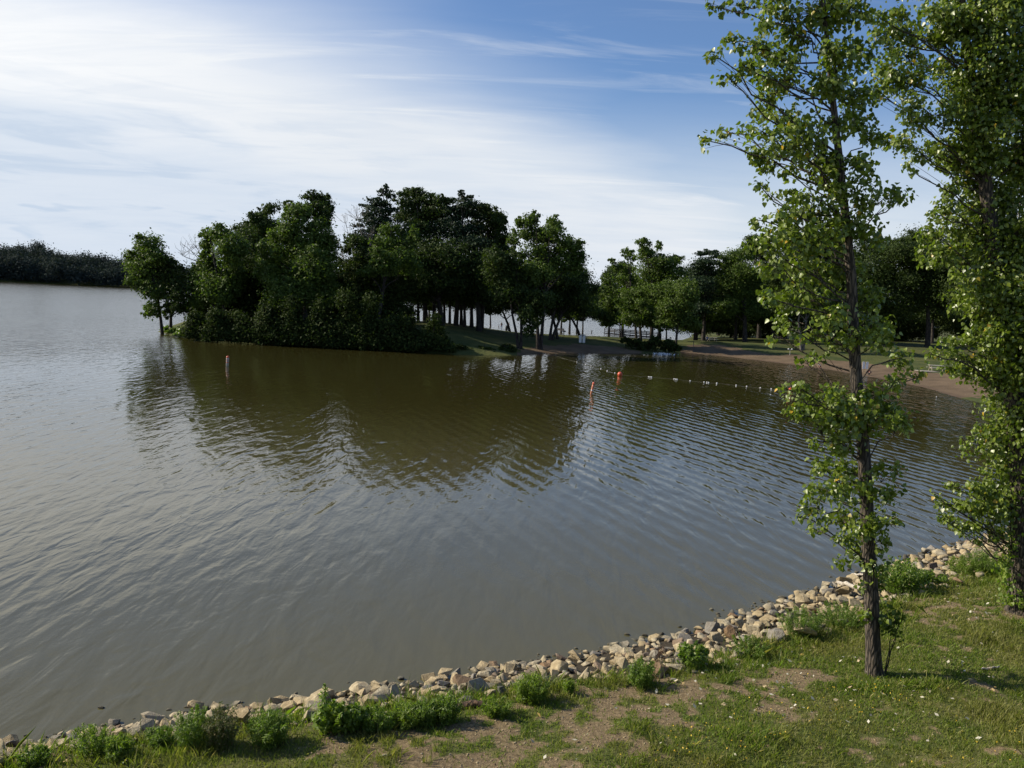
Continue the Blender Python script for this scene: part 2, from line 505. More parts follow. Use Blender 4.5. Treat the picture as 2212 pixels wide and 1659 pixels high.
def water_mat():
    m, t = mat('lake_water')
    P = t.n('ShaderNodeNewGeometry').outputs['Position']
    s = t.n('ShaderNodeSeparateXYZ', i={'Vector': P})
    X, Y = s.outputs[0], s.outputs[1]
    big = t.noise(P, 0.035, 3, 0.5)
    gust = t.noise(t.map(P, rot=(0, 0, 0.3), scale=(1, 0.35, 1)), 0.06, 4, 0.55)
    def train(ang, lam, stretch, amp, dist=0.6):
        v = t.map(P, rot=(0, 0, -ang), scale=(1 / lam, 1 / (lam * stretch), 1))
        n = t.noise(v, 1.0, 2, 0.45, dist)
        return t.m('MULTIPLY', n, amp * lam)
    def swell(ang, lam, amp):
        v = t.map(P, rot=(0, 0, -ang), scale=(1, 1, 1))
        w = t.n('ShaderNodeTexWave', wave_type='BANDS', bands_direction='X', wave_profile='SIN',
                i={'Vector': v, 'Scale': 0.314 / lam, 'Distortion': 3.2, 'Detail': 2.0, 'Detail Scale': 0.35 / lam * 0.314, 'Detail Roughness': 0.5})
        return t.m('MULTIPLY', w.outputs['Fac'], amp * lam)
    angA, angB = math.atan2(0.76, -0.65), math.atan2(0.39, 0.92)
    left = t.ss(t.m('ADD', X, t.m('MULTIPLY', big, 14.0)), 14.0, -4.0)
    right = t.m('SUBTRACT', 1.0, t.m('MULTIPLY', left, 0.75))
    def add(*v):
        r = v[0]
        for w in v[1:]: r = t.m('ADD', r, w)
        return r
    fine = t.m('MULTIPLY', t.noise(P, 5.5, 3, 0.55, 0.4), 0.0022)
    hA = add(train(angA, 0.56, 3.4, 0.066), train(angA + 0.35, 0.30, 2.8, 0.034), train(angA - 0.5, 1.5, 3.0, 0.020), fine)
    hB = add(train(angB, 0.70, 5.0, 0.085), train(angB + 0.25, 0.40, 4.0, 0.040), train(angB - 0.35, 0.27, 2.8, 0.024), swell(angB, 0.85, 0.012), fine)
    h = t.m('ADD', t.m('MULTIPLY', hA, left), t.m('MULTIPLY', hB, right))
    amp = t.m('ADD', 0.7, t.m('MULTIPLY', t.ss(gust, 0.35, 0.65), 0.8))
    amp = t.m('MULTIPLY', amp, t.m('ADD', 0.6, t.m('MULTIPLY', t.ss(Y, 18.0, 45.0), 0.4)))
    # open lake beyond the point is ruffled by the wind, the cove behind it is calm
    openw = t.m('MAXIMUM', t.ss(t.m('SUBTRACT', Y, t.m('MULTIPLY', X, 0.0)), 150.0, 260.0),
                t.m('MULTIPLY', t.ss(X, -22.0, -60.0), t.ss(Y, 45.0, 110.0)))
    amp = t.m('ADD', amp, t.m('MULTIPLY', openw, 2.4))
    h = t.m('MULTIPLY', h, amp)
    b = t.n('ShaderNodeBump', i={'Height': h, 'Distance': 1.0, 'Strength': 1.0}).outputs[0]
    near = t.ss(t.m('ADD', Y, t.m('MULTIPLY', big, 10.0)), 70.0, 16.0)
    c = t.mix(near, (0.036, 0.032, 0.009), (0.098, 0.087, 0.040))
    rough = t.m('ADD', 0.03, t.m('MULTIPLY', openw, 0.12))
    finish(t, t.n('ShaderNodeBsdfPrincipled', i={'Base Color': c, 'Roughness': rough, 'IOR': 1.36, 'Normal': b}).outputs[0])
    return m


def ground_mat(name, far=False):
    m, t = mat(name)
    P = t.n('ShaderNodeNewGeometry').outputs['Position']
    soil = t.n('ShaderNodeAttribute', attribute_name='soil').outputs['Fac']
    if far:
        n = t.noise(P, 0.25, 5, 0.6); n2 = t.noise(P, 1.7, 4, 0.6)
        g = t.mix(t.ss(n, 0.35, 0.65), (0.042, 0.058, 0.014), (0.098, 0.098, 0.028))
        g = t.mix(t.m('MULTIPLY', t.ss(n2, 0.4, 0.7), 0.5), g, (0.055, 0.075, 0.018))
        d = t.mix(n2, (0.040, 0.031, 0.018), (0.062, 0.047, 0.030))
        c = t.mix(t.ss(t.m('ADD', soil, t.m('MULTIPLY', t.m('SUBTRACT', n, 0.5), 0.6)), 0.35, 0.6), g, d)
        h = n2; dist = 0.15
    else:
        n = t.noise(P, 1.3, 5, 0.6); n2 = t.noise(P, 14, 5, 0.7); n3 = t.noise(P, 60, 3, 0.6)
        g = t.mix(t.ss(n, 0.35, 0.65), (0.080, 0.105, 0.022), (0.165, 0.160, 0.052))
        g = t.mix(t.m('MULTIPLY', t.ss(n2, 0.42, 0.7), 0.55), g, (0.045, 0.052, 0.016))
        d = t.mix(t.ss(n2, 0.3, 0.7), (0.135, 0.096, 0.050), (0.290, 0.215, 0.118))
        d = t.mix(t.m('MULTIPLY', t.ss(n3, 0.52, 0.75), 0.6), d, (0.42, 0.33, 0.22))
        c = t.mix(t.ss(t.m('ADD', soil, t.m('MULTIPLY', t.m('SUBTRACT', n2, 0.5), 0.7)), 0.3, 0.62), g, d)
        c = t.mix(t.ss(soil, 1.1, 1.8), c, (0.055, 0.044, 0.028))        # mud bed, darkened to paint in the shade between the stones
        h = t.m('ADD', n2, t.m('MULTIPLY', n3, 0.4)); dist = 0.05
    b = t.n('ShaderNodeBump', i={'Height': h, 'Distance': dist, 'Strength': 1.0}).outputs[0]
    finish(t, t.n('ShaderNodeBsdfPrincipled', i={'Base Color': c, 'Roughness': 0.95, 'Specular IOR Level': 0.2, 'Normal': b}).outputs[0])
    return m


def sand_mat():
    m, t = mat('sand')
    P = t.n('ShaderNodeNewGeometry').outputs['Position']
    n = t.noise(P, 0.35, 4, 0.6); n2 = t.noise(P, 3.0, 5, 0.65)
    c = t.mix(t.ss(n, 0.3, 0.7), (0.108, 0.074, 0.042), (0.170, 0.118, 0.070))
    c = t.mix(t.m('MULTIPLY', t.ss(n2, 0.5, 0.75), 0.35), c, (0.075, 0.047, 0.03))
    z = t.n('ShaderNodeSeparateXYZ', i={'Vector': P}).outputs[2]
    c = t.mix(t.m('MULTIPLY', t.ss(t.m('ADD', z, t.m('MULTIPLY', n, 0.06)), 0.16, 0.06), 0.5), c, (0.07, 0.045, 0.03))
    b = t.n('ShaderNodeBump', i={'Height': n2, 'Distance': 0.12, 'Strength': 1.0}).outputs[0]
    finish(t, t.n('ShaderNodeBsdfPrincipled', i={'Base Color': c, 'Roughness': 0.9, 'Specular IOR Level': 0.25, 'Normal': b}).outputs[0])
    return m


M['rock'] = rock_mat()
M['water'] = water_mat()
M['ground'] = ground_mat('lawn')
M['far_ground'] = ground_mat('far_lawn', True)
M['sand'] = sand_mat()

# ------------------------------------------------------------------ terrain
SHORE = [(-160, -60), (-60, -12), (-22, 8)] + [tuple(onz(*p)[:2]) for p in
         [(0, 1625), (200, 1592), (420, 1550), (700, 1512), (1000, 1462), (1260, 1420), (1500, 1368), (1650, 1316), (1860, 1252), (2050, 1187), (2150, 1165)]] + \
        [(27, 39), (38, 54), (44, 70)] + [tuple(onz(*p)[:2]) for p in
         [(2060, 856), (2000, 838), (1900, 818), (1800, 800), (1700, 786), (1600, 774), (1540, 767), (1470, 762), (1440, 763), (1418, 764), (1340, 764), (1190, 763), (1150, 766), (1090, 768), (1000, 766), (860, 758), (700, 750), (560, 741), (450, 732), (370, 725), (342, 716)]] + \
        [(-57, 143), (-48, 152), (-30, 162), (-10, 168), (12, 174), (34, 181), (44, 215), (60, 300), (110, 420), (200, 500), (400, 580), (900, 700), (900, -60)]
SH = np.array(SHORE)


def sdist(x, y):
    x = np.asarray(x, float); y = np.asarray(y, float)
    shp = x.shape
    p = np.stack([x.ravel(), y.ravel()], 1)
    best = np.full(len(p), 1e9)
    inside = np.zeros(len(p), bool)
    n = len(SH)
    for i in range(n):
        a, b = SH[i], SH[(i + 1) % n]
        ab = b - a
        t = np.clip(((p - a) @ ab) / (ab @ ab), 0, 1)
        d = np.linalg.norm(p - a - t[:, None] * ab, axis=1)
        best = np.minimum(best, d)
        c = ((a[1] > p[:, 1]) != (b[1] > p[:, 1]))
        with np.errstate(divide='ignore', invalid='ignore'):
            xi = (b[0] - a[0]) * (p[:, 1] - a[1]) / (b[1] - a[1]) + a[0]
        inside ^= c & (p[:, 0] < xi)
    return np.where(inside, best, -best).reshape(shp)


def band(x):
    return np.interp(x, [-10, -6, -3, 0, 3, 8, 20], [1.9, 1.9, 2.1, 2.4, 2.7, 2.8, 2.9])


def height(x, y, sd=None):
    x = np.asarray(x, float); y = np.asarray(y, float)
    if sd is None: sd = sdist(x, y)
    s = np.maximum(sd, 0)
    sb = s / band(x)
    near = np.interp(sb, [0, 0.2, 1.0, 1.4], [0, 0.22, 0.80, 0.92]) + 0.03 * np.maximum(s - 3.4, 0) + 5.2 * sstep(s, 7.0, 18.0) * sstep(y, 26, 8)
    near = near + (vnoise(x, y, 0.8) - 0.5) * 0.16 * sstep(s, 1, 4)
    mound = sstep(x, 2, -14)
    hm = 1.75 + 1.35 * mound
    scl = np.interp(x, [-60, -8, 4, 30, 60], [5, 7, 10, 15, 15])
    far = hm * (1 - np.exp(-s / scl)) + 0.011 * np.maximum(s - 25, 0) * sstep(x, 30, 60)
    far = far + (vnoise(x, y, 0.12) - 0.5) * 0.35 * sstep(s, 2, 10)
    w = sstep(y, 40, 75)
    z = near * (1 - w) + far * w
    under = np.maximum(sd, -8) * 0.3
    return np.where(sd > 0, z, under)


def hz(x, y):
    return float(height(np.array([x]), np.array([y]))[0])


def drop(px, py, y0=8.0, y1=400.0):
    """where the sight line through a point of the photograph meets the land"""
    d = ray(px, py); d = d / d[1]
    Y = np.concatenate([np.arange(y0, 40, 0.1), np.arange(40, y1, 0.4)])
    X, Z = d[0] * Y, H + d[2] * Y
    hh = np.maximum(height(X, Y), 0)
    k = np.argmax(Z <= hh)
    if Z[k] > hh[k]:
        p = onz(px, py, 1.0); return np.array([p[0], p[1], max(0, hz(p[0], p[1]))])
    return np.array([X[k], Y[k], hh[k]])


SOIL = [(onz(px, py, 1.0)[:2], r) for px, py, r in
        [(860, 1625, 1.2), (1000, 1620, 1.2), (1330, 1530, 1.2), (1500, 1480, 1.1), (1650, 1480, 1.1), (900, 1600, 0.9), (1060, 1590, 0.8), (1180, 1580, 0.9), (1300, 1560, 0.8), (1420, 1500, 0.8), (780, 1640, 0.9), (1050, 1650, 0.9), (1230, 1640, 0.7), (1640, 1490, 0.7), (1740, 1460, 0.6), (1560, 1500, 0.5), (2070, 1305, 1.1), (2150, 1310, 1.1), (1990, 1320, 0.7), (1900, 1640, 0.6), (700, 1600, 0.6), (1350, 1480, 0.5)]]


def soil_at(x, y):
    v = np.zeros_like(np.asarray(x, float))
    for c, r in SOIL:
        v = np.maximum(v, np.exp(-((x - c[0]) ** 2 + (y - c[1]) ** 2) / (r * r)))
    n = vnoise(x, y, 1.3, 4); f = vnoise(x + 7, y + 3, 4.5, 4)
    v = np.clip(v, 0, 1) * 0.85 + (n - 0.5) * 1.3 + (f - 0.5) * 2.6 - 0.27 + 0.22 * sstep(vnoise(x + 40, y, 0.5, 3), 0.5, 0.7)
    return np.clip(v, 0, 1)


def grid(xs, ys):
    XX, YY = np.meshgrid(xs, ys)
    nx, ny = len(xs), len(ys)
    i, j = np.meshgrid(np.arange(nx - 1), np.arange(ny - 1))
    i, j = i.ravel(), j.ravel()
    F = np.stack([j * nx + i, j * nx + i + 1, (j + 1) * nx + i + 1, (j + 1) * nx + i], 1)
    return XX, YY, F


def submesh(name, V, F, keep, attr=None):
    F = F[keep]
    u, inv = np.unique(F.ravel(), return_inverse=True)
    me = npmesh(name, V[u], inv.reshape(F.shape), True)
    if attr is not None:
        a = me.attributes.new('soil', 'FLOAT', 'POINT')
        a.data.foreach_set('value', attr[u].astype(np.float32))
    return me


# near bank
xs = np.unique(np.concatenate([np.arange(-160, -12, 4.0), np.arange(-12, 22, 0.14), np.arange(22, 60, 1.0), np.arange(60, 900, 25.0)]))
ys = np.unique(np.concatenate([np.arange(-60, 9, 2.0), np.arange(9, 33, 0.14), np.arange(33, 36.01, 0.5)]))
XX, YY, F = grid(xs, ys)
SD = sdist(XX, YY)
ZZ = height(XX, YY, SD)
V = np.stack([XX, YY, ZZ], 2).reshape(-1, 3)
soil = np.where(SD < band(XX) * 0.97, 2.0, soil_at(XX, YY)).ravel()  # stone band gets its own value, for the painted gap shade
sdf = SD.ravel()[F].max(1)
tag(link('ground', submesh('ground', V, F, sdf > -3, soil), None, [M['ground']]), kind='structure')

# far bank: wooded point, lawn, beach
xs = np.unique(np.concatenate([np.arange(-66, 62, 0.5), np.arange(62, 130, 3.0), np.arange(130, 901, 30.0)]))
ys = np.unique(np.concatenate([np.arange(ys[-1], 80, 1.5), np.arange(80, 172, 0.5), np.arange(172, 230, 2.0), np.arange(230, 701, 20.0)]))
XX, YY, F = grid(xs, ys)
SD = sdist(XX, YY)
ZZ = height(XX, YY, SD)
V = np.stack([XX, YY, ZZ], 2).reshape(-1, 3)


def in_poly(x, y, poly):
    ins = np.zeros(x.shape, bool)
    for i in range(len(poly)):
        a, b = poly[i], poly[(i + 1) % len(poly)]
        with np.errstate(divide='ignore', invalid='ignore'):
            c = ((a[1] > y) != (b[1] > y)) & (x < (b[0] - a[0]) * (y - a[1]) / (b[1] - a[1]) + a[0])
        ins ^= c
    return ins


sand_edge_r = [drop(*p)[:2] for p in [(1463, 756), (1481, 749), (1518, 744), (1568, 746), (1605, 755), (1630, 760), (1680, 766), (1729, 769), (1800, 778), (1900, 789), (1998, 803), (2043, 808)]]
sand_poly = [tuple(p) for p in sand_edge_r] + [(60, 91), (48, 86), (30, 86)] + [(28, 110), (27, 140)]
sand_edge_l = [drop(*p)[:2] for p in [(1110, 757), (1170, 748), (1240, 744), (1300, 746), (1360, 755), (1385, 762)]]
sand_poly2 = [tuple(p) for p in sand_edge_l] + [(22, 118), (0, 110)]
fx = XX.ravel()[F].mean(1); fy = YY.ravel()[F].mean(1)
jx = (vnoise(fx, fy, 0.5) - 0.5) * 3; jy = (vnoise(fx + 50, fy, 0.5) - 0.5) * 5
is_sand = in_poly(fx + jx, fy + jy, sand_poly) | in_poly(fx + jx, fy + jy, sand_poly2)
sdf = SD.ravel()[F].max(1)
land = sdf > -2
soil = np.clip(sstep(XX, 50, 75) * 0.38 + sstep(XX, 8, -8) * 0.34 * sstep(vnoise(XX, YY, 0.2), 0.3, 0.6), 0, 1).ravel()
tag(link('land', submesh('land', V, F, land & ~is_sand, soil), None, [M['far_ground']]), kind='structure')
tag(link('beach', submesh('beach', V, F, land & is_sand), None, [M['sand']]), kind='structure')

# lake
bm = bmesh.new()
bmesh.ops.create_grid(bm, x_segments=2, y_segments=2, size=4000)
me = bpy.data.meshes.new('water'); bm.to_mesh(me); bm.free()
tag(link('water', me, None, [M['water']]), kind='structure')

# far shore: low land with a wood that reads as one mass
XS = np.linspace(-700, 420, 60)
def far_y(x): return 629.5 + 0.155 * (x + 280)
prof = [(0, -1.0), (3, 0.6), (40, 3.0), (140, 9.0), (500, 12.0), (900, 8.0)]
V, F = [], []
for x in XS:
    for d, z in prof: V.append((x, far_y(x) + d, z * (1 + 0.5 * math.sin(x * 0.011))) if d > 0 else (x, far_y(x), z))
n = len(prof)
for i in range(len(XS) - 1):
    for k in range(n - 1): F.append((i * n + k, (i + 1) * n + k, (i + 1) * n + k + 1, i * n + k + 1))
me = npmesh('far_shore', np.array(V), np.array(F), True)
a = me.attributes.new('soil', 'FLOAT', 'POINT')
tag(link('far_shore', me, None, [M['far_ground']]), kind='structure')


# ------------------------------------------------------------------ foliage
def unit(v):
    return v / (np.linalg.norm(v, axis=-1, keepdims=True) + 1e-9)


def card_leaves(C, Nrm, size, aspect=0.72):
    """small folded four-cornered leaf sprays"""
    n = len(C)
    r = unit(rng.normal(size=(n, 3)))
    T = unit(np.cross(Nrm, r)); B = np.cross(Nrm, T)
    s = (size if np.ndim(size) else np.full(n, size))[:, None]
    a, b = T * s, B * s * aspect
    f = Nrm * s * 0.25
    V = np.stack([C - a, C + b * 0.8 - f * 0.3, C + a, C - b * 0.8 - f * 0.3], 1).reshape(-1, 3)
    F = np.arange(n * 4).reshape(n, 4)
    return V, F


def cloud_leaves(centres, radii, count, size, flat=1.0, clump=0.34, per=26, inner=0.15):
    """leaf positions: clumps on the outer part of each lobe, so that gaps and knobs show"""
    P, Nn = [], []
    for c, r, n in zip(centres, radii, count):
        k = max(3, int(n / per))
        d = unit(rng.normal(size=(k, 3)))
        d[:, 2] = d[:, 2] * 0.9 + 0.12
        rr = (1 - inner) * rng.uniform(0.45, 1.0, (k, 1)) + inner * rng.uniform(0, 1, (k, 1))
        cc = c + d * rr * r
        idx = rng.integers(0, k, n)
        spread = rng.normal(size=(n, 3)) * (np.asarray(r) * clump * rng.uniform(0.55, 1.1, (k, 1))[idx])
        spread[:, 2] *= flat
        p = cc[idx] + spread
        P.append(p)
        o = unit((p - c) / r) * 0.8 + unit(rng.normal(size=(n, 3))) * 0.9 + np.array([0, 0, 0.35])
        Nn.append(unit(o))
    return np.concatenate(P), np.concatenate(Nn)


def bez(a, b, sag=0.0, n=6, wob=0.0):
    a, b = np.asarray(a, float), np.asarray(b, float)
    t = np.linspace(0, 1, n)[:, None]
    P = a + (b - a) * t
    P[:, 2] += sag * np.sin(np.pi * t[:, 0])
    if wob:
        w = rng.normal(size=(n, 3)) * wob
        w[0] = w[-1] = 0
        P += w
    return P


def lobes_world(lobes, T, Y, dy=0.45, flatten=1.0):
    ox, oy, s = T
    C, Rd = [], []
    for (x, y, rx, ry) in lobes:
        px, py = ox + s * x, oy + s * y
        r_m = s * (rx + ry) / 2 * Y / FPX
        yy = Y + rng.uniform(-dy, dy) * 6.0
        C.append(aty(px, py, yy))
        Rd.append((s * rx * yy / FPX, r_m * 1.15, s * ry * yy / FPX * flatten))
    return np.array(C), np.array(Rd)


T1 = (219.4, 356.6, 0.248)
T2 = (713.2, 356.6, 0.248)
T3 = (1152.0, 493.7, 0.248)
T4 = (1645.8, 493.7, 0.26456)
TB = (877.8, 630.9, 0.124)
TC = (1097.2, 658.3, 0.124)
TD = (0.0, 0.0, 1.0)


def kindless(n): return n != 'shrub'


def far_tree(name, label, cat, group, T, lobes, Y, base=None, trunk_r=0.28, lmat='oak_leaf', bmat='bark_dark', size=0.20,
             dens=0.85, per=20, clump=0.27, flat=1.0, dy=0.45, top=None, stems=1, limbs=True):
    C, Rd = lobes_world(lobes, T, Y, dy)
    if base is None:
        lo = C[np.argmin(C[:, 2])]
        bx, by = C[:, 0].mean() * 0.5 + lo[0] * 0.5, Y
    else:
        p = aty(base[0], base[1], Y)
        bx, by = p[0], Y
    bz = max(0.05, hz(bx, by))
    root = empty(name, (bx, by, bz - 0.1), label, cat, group)
    o = np.array([bx, by, bz - 0.1])
    tb = Tubes()
    ct = C[np.argmax(C[:, 2])].copy()
    top_z = (C[:, 2] + Rd[:, 2] * 0.3).max()
    mid = np.array([C[:, 0].mean(), Y, 0])
    for s in range(stems):
        off = 0 if stems == 1 else (s - (stems - 1) / 2)
        tx = mid[0] * 0.6 + ct[0] * 0.4 + off * 1.6
        pts = np.array([[bx + off * 0.35, by + off * 0.2, bz - 0.2], [bx + (tx - bx) * 0.12 + off * 0.5, by, bz + (top_z - bz) * 0.16], [bx + (tx - bx) * 0.35 + off * 0.7, by + 0.2, bz + (top_z - bz) * 0.38],
                        [bx + (tx - bx) * 0.68, by - 0.2, bz + (top_z - bz) * 0.68], [tx, by, top_z]])
        rr = np.array([1.35, 1.0, 0.82, 0.5, 0.08]) * trunk_r * (1 if stems == 1 else 0.75)
        tb.add(pts - o, rr, 8)
    if limbs:
        for c in C:
            z0 = bz + (c[2] - bz) * 0.62
            tt = np.clip((z0 - bz) / (top_z - bz + 1e-6), 0, 1)
            a = np.array([np.interp(z0, pts[:, 2], pts[:, 0]), by, z0])
            tb.add(bez(a, c, 0.3, 5, 0.12) - o, np.linspace(trunk_r * (0.45 - 0.3 * tt) + 0.02, 0.03, 5), 5)
    tb.build('trunk', M[bmat], root)
    # smaller sprays breaking out of every lobe, so that the outline is knobbly and not round
    C0, R0 = C, Rd
    for c, r in zip(C0, R0):
        m = 5 if kindless(name) else 3
        dd = unit(rng.normal(size=(m, 3)) + np.array([0, 0, 0.25]))
        C = np.concatenate([C, c + dd * r * rng.uniform(0.75, 1.15, (m, 1))])
        Rd = np.concatenate([Rd, r * rng.uniform(0.22, 0.42, (m, 1))])
    area = Rd[:, 0] * Rd[:, 2] * np.pi
    cnt = np.maximum(22, (area / (size * size * 1.2) * 7.5 * dens)).astype(int)
    P, Nn = cloud_leaves(C, Rd, cnt, size, flat, clump, per)
    keep = P[:, 2] > np.maximum(0.15, bz * 0.5)
    P, Nn = P[keep], Nn[keep]
    V, F = card_leaves(P - o, Nn, size * rng.uniform(0.6, 1.25, len(P)))
    link('crown', npmesh('crown', V, F), root, [M[lmat]])
    return root


GP = 'trees on the wooded point'
far_tree('cottonwood_tree', 'lone leaning tree at the left tip of the wooded point', 'tree', GP, T1,
         [(400, 700, 130, 90), (310, 800, 110, 70), (470, 790, 90, 80), (370, 930, 150, 110), (340, 1040, 90, 60), (450, 1110, 120, 80), (440, 1260, 70, 80)], 124, (351, 702), 0.2, 'green_leaf', dens=1.1)
far_tree('cottonwood_tree', 'narrow dark tree just right of the lone leaning tree at the tip', 'tree', GP, T1,
         [(600, 980, 120, 150), (660, 1130, 110, 130), (590, 1270, 60, 60), (690, 1260, 80, 70), (560, 870, 80, 80)], 125, (369, 704), 0.2, 'oak_leaf')
far_tree('cottonwood_tree', 'round topped tree with pale left edge, third from the tip of the point', 'tree', GP, T1,
         [(930, 600, 70, 60), (1040, 620, 110, 90), (920, 700, 70, 70), (930, 820, 80, 80), (1120, 760, 130, 160), (930, 960, 140, 110), (1010, 1080, 170, 150), (840, 1180, 110, 110), (1120, 1000, 130, 150)], 121, (490, 735), 0.24, 'green_leaf', dens=1.1)
far_tree('oak_tree', 'dark oak with separate top knob left of the tallest bright tree on the point', 'tree', GP, T1,
         [(1490, 380, 80, 55), (1400, 430, 70, 50), (1320, 450, 45, 40), (1420, 520, 140, 90), (1260, 560, 110, 70), (1300, 680, 150, 120), (1430, 660, 110, 110), (1280, 850, 150, 140)], 137, (560, 700), 0.32)
far_tree('cottonwood_tree', 'tall sunlit tree standing in front of the left half of the point', 'tree', GP, T1,
         [(1720, 410, 110, 80), (1660, 520, 120, 100), (1560, 630, 110, 90), (1480, 770, 120, 100), (1440, 930, 130, 90), (1740, 680, 180, 150), (1900, 600, 110, 120), (1960, 720, 100, 110), (1650, 900, 200, 150), (1850, 880, 190, 180), (1600, 1100, 200, 150), (1850, 1120, 200, 150)], 122, (660, 745), 0.3, 'green_leaf')
far_tree('oak_tree', 'dark oak crown rising behind the tall sunlit tree on the point', 'tree', GP, T1,
         [(1840, 280, 90, 60), (1930, 330, 90, 70), (1640, 360, 55, 45), (1960, 400, 60, 70), (1850, 400, 120, 80), (1930, 490, 90, 70)], 140, (690, 690), 0.3)
far_tree('pine_tree', 'pine with a narrow spire and stepped left edge at the middle of the point', 'tree', GP, T2,
         [(483, 190, 18, 25), (480, 235, 62, 28), (520, 275, 40, 25), (430, 320, 100, 40), (330, 355, 60, 18), (430, 400, 140, 55), (320, 430, 55, 30), (400, 500, 150, 70), (350, 610, 130, 70), (420, 720, 150, 90)], 138, (870, 690), 0.35, 'pine_needle', flat=0.45, size=0.19, clump=0.42)
far_tree('oak_tree', 'tall oak with rounded double top right of the spired pine', 'tree', GP, T2,
         [(690, 240, 70, 45), (770, 240, 80, 50), (700, 320, 120, 80), (850, 310, 110, 60), (960, 320, 60, 60), (930, 400, 130, 90), (720, 430, 150, 110), (870, 540, 170, 130), (700, 620, 160, 140)], 140, (920, 690), 0.36)
far_tree('pine_tree', 'pine with a forked tuft on top at the right of the big oak', 'tree', GP, T2,
         [(1148, 250, 28, 30), (1225, 275, 28, 14), (1180, 285, 40, 14), (1070, 310, 80, 28), (1180, 340, 120, 45), (1230, 420, 130, 55), (1090, 430, 140, 70), (1230, 560, 110, 40), (1080, 580, 160, 110), (1240, 680, 150, 70)], 139, (985, 697), 0.36, 'pine_needle', flat=0.45, size=0.19, clump=0.42)
far_tree('oak_tree', 'dark round shouldered oak at the right end of the tallest group', 'tree', GP, T2,
         [(1340, 380, 70, 50), (1410, 430, 90, 60), (1460, 500, 80, 80), (1340, 520, 120, 100), (1480, 620, 90, 100), (1340, 680, 160, 120), (1480, 740, 110, 90)], 143, (1040, 702), 0.34)
far_tree('cottonwood_tree', 'lighter twin topped tree standing in front of the dark oaks', 'tree', GP, T2,
         [(520, 570, 80, 70), (470, 690, 100, 80), (570, 680, 90, 80), (730, 590, 40, 60), (700, 690, 80, 80), (440, 790, 100, 70), (600, 810, 150, 90), (320, 940, 80, 45), (480, 900, 130, 70), (680, 900, 120, 90)], 123, (815, 750), 0.26, 'green_leaf')
far_tree('oak_tree', 'low dark spreading oak below the pines in the middle of the point', 'tree', GP, T2,
         [(900, 780, 170, 120), (760, 880, 140, 100), (1050, 850, 160, 120), (880, 1000, 160, 100), (700, 1050, 150, 100), (1050, 1030, 150, 90), (540, 1050, 140, 110), (930, 1130, 130, 50), (770, 1150, 110, 50)], 134, (955, 697), 0.4, clump=0.4)
far_tree('oak_tree', 'dark oak hanging low over the trunks near the standing people', 'tree', GP, T2,
         [(1250, 860, 150, 110), (1130, 980, 140, 100), (1300, 1030, 150, 100), (1180, 1120, 140, 70), (1330, 1150, 90, 70), (1390, 960, 90, 80)], 137, (1035, 705), 0.4, clump=0.4)
far_tree('cottonwood_tree', 'broad light green tree leaning over the water at the right end of the point', 'tree', GP, T2,
         [(1720, 490, 90, 70), (1770, 460, 50, 50), (1650, 510, 45, 50), (1740, 600, 110, 80), (1950, 500, 70, 60), (1960, 580, 110, 60), (1880, 650, 130, 80), (1820, 780, 180, 110), (2040, 700, 110, 80), (2130, 720, 80, 80), (2150, 830, 90, 100), (1600, 650, 60, 70), (2000, 860, 180, 110), (1800, 930, 160, 110)], 126, (1165, 758), 0.32, 'green_leaf', stems=2)
far_tree('cottonwood_tree', 'dark two stemmed tree at the water edge under the broad light green tree', 'tree', GP, T2,
         [(1440, 820, 130, 90), (1560, 850, 110, 90), (1480, 960, 150, 110), (1620, 1000, 150, 110), (1520, 1110, 140, 90), (1680, 1130, 140, 90), (1700, 1280, 70, 100), (1800, 1300, 70, 110), (1740, 1430, 60, 80), (1860, 1180, 120, 90)], 123, (1122, 766), 0.26, 'oak_leaf', stems=2)
far_tree('maple_tree', 'dark drooping tree above the forked trunk and the grill', 'tree', GP, T2,
         [(1980, 1000, 160, 110), (2120, 1000, 110, 120), (1930, 1150, 130, 80), (2080, 1150, 120, 80), (2180, 1160, 70, 90), (2010, 1240, 80, 60)], 139, (1190, 728), 0.3, 'oak_leaf', stems=2)
# bare dead tree in the gap, and a bare snag at the left
def bare_tree(name, label, pts_px, Y, base_px, twigs, r=0.12, group=GP, spread=0.5, mname='dead_wood', levels=2):
    b = aty(*base_px, Y); b[2] = max(0.05, hz(b[0], Y))
    root = empty(name, tuple(b), label, 'tree', group)
    tb = Tubes()
    for k, line in enumerate(pts_px):
        P = np.array([aty(x, y, Y + rng.uniform(-.4, .4)) for x, y in line])
        if k == 0: P[0] = b
        rr = np.linspace(r if k == 0 else r * 0.55, 0.02, len(P))
        tb.add(P - b, rr, 6)
        for _ in range(twigs):
            t = rng.uniform(0.35, 1.0) * (len(P) - 1)
            i = min(int(t), len(P) - 2); a = P[i] + (P[i + 1] - P[i]) * (t - i)
            d = unit(np.array([rng.normal() * 0.7, rng.normal() * 0.5, rng.uniform(0.3, 1.0)]))
            L = rng.uniform(1.0, 2.6) * spread * 2
            e = a + d * L
            tb.add(bez(a, e, -0.1, 4, 0.08) - b, np.linspace(0.032, 0.012, 4), 4)
            for _ in range(levels):
                u = rng.uniform(0.3, 0.9); m = a + (e - a) * u
                e2 = m + unit(d + rng.normal(size=3) * 0.6) * L * 0.5
                tb.add(bez(m, e2, 0, 3) - b, np.linspace(0.018, 0.009, 3), 4)
    tb.build('trunk', M[mname], root)
    return root
bt = bare_tree('dead_tree', 'bare grey dead tree in the gap between the two tall groups', [[(760, 700), (762, 600), (768, 560), (757, 520), (745, 478)], [(766, 565), (785, 520), (775, 480), (770, 462)], [(765, 590), (742, 560), (735, 520)], [(766, 580), (800, 545), (800, 500)]], 131, (760, 700), 16, 0.16)
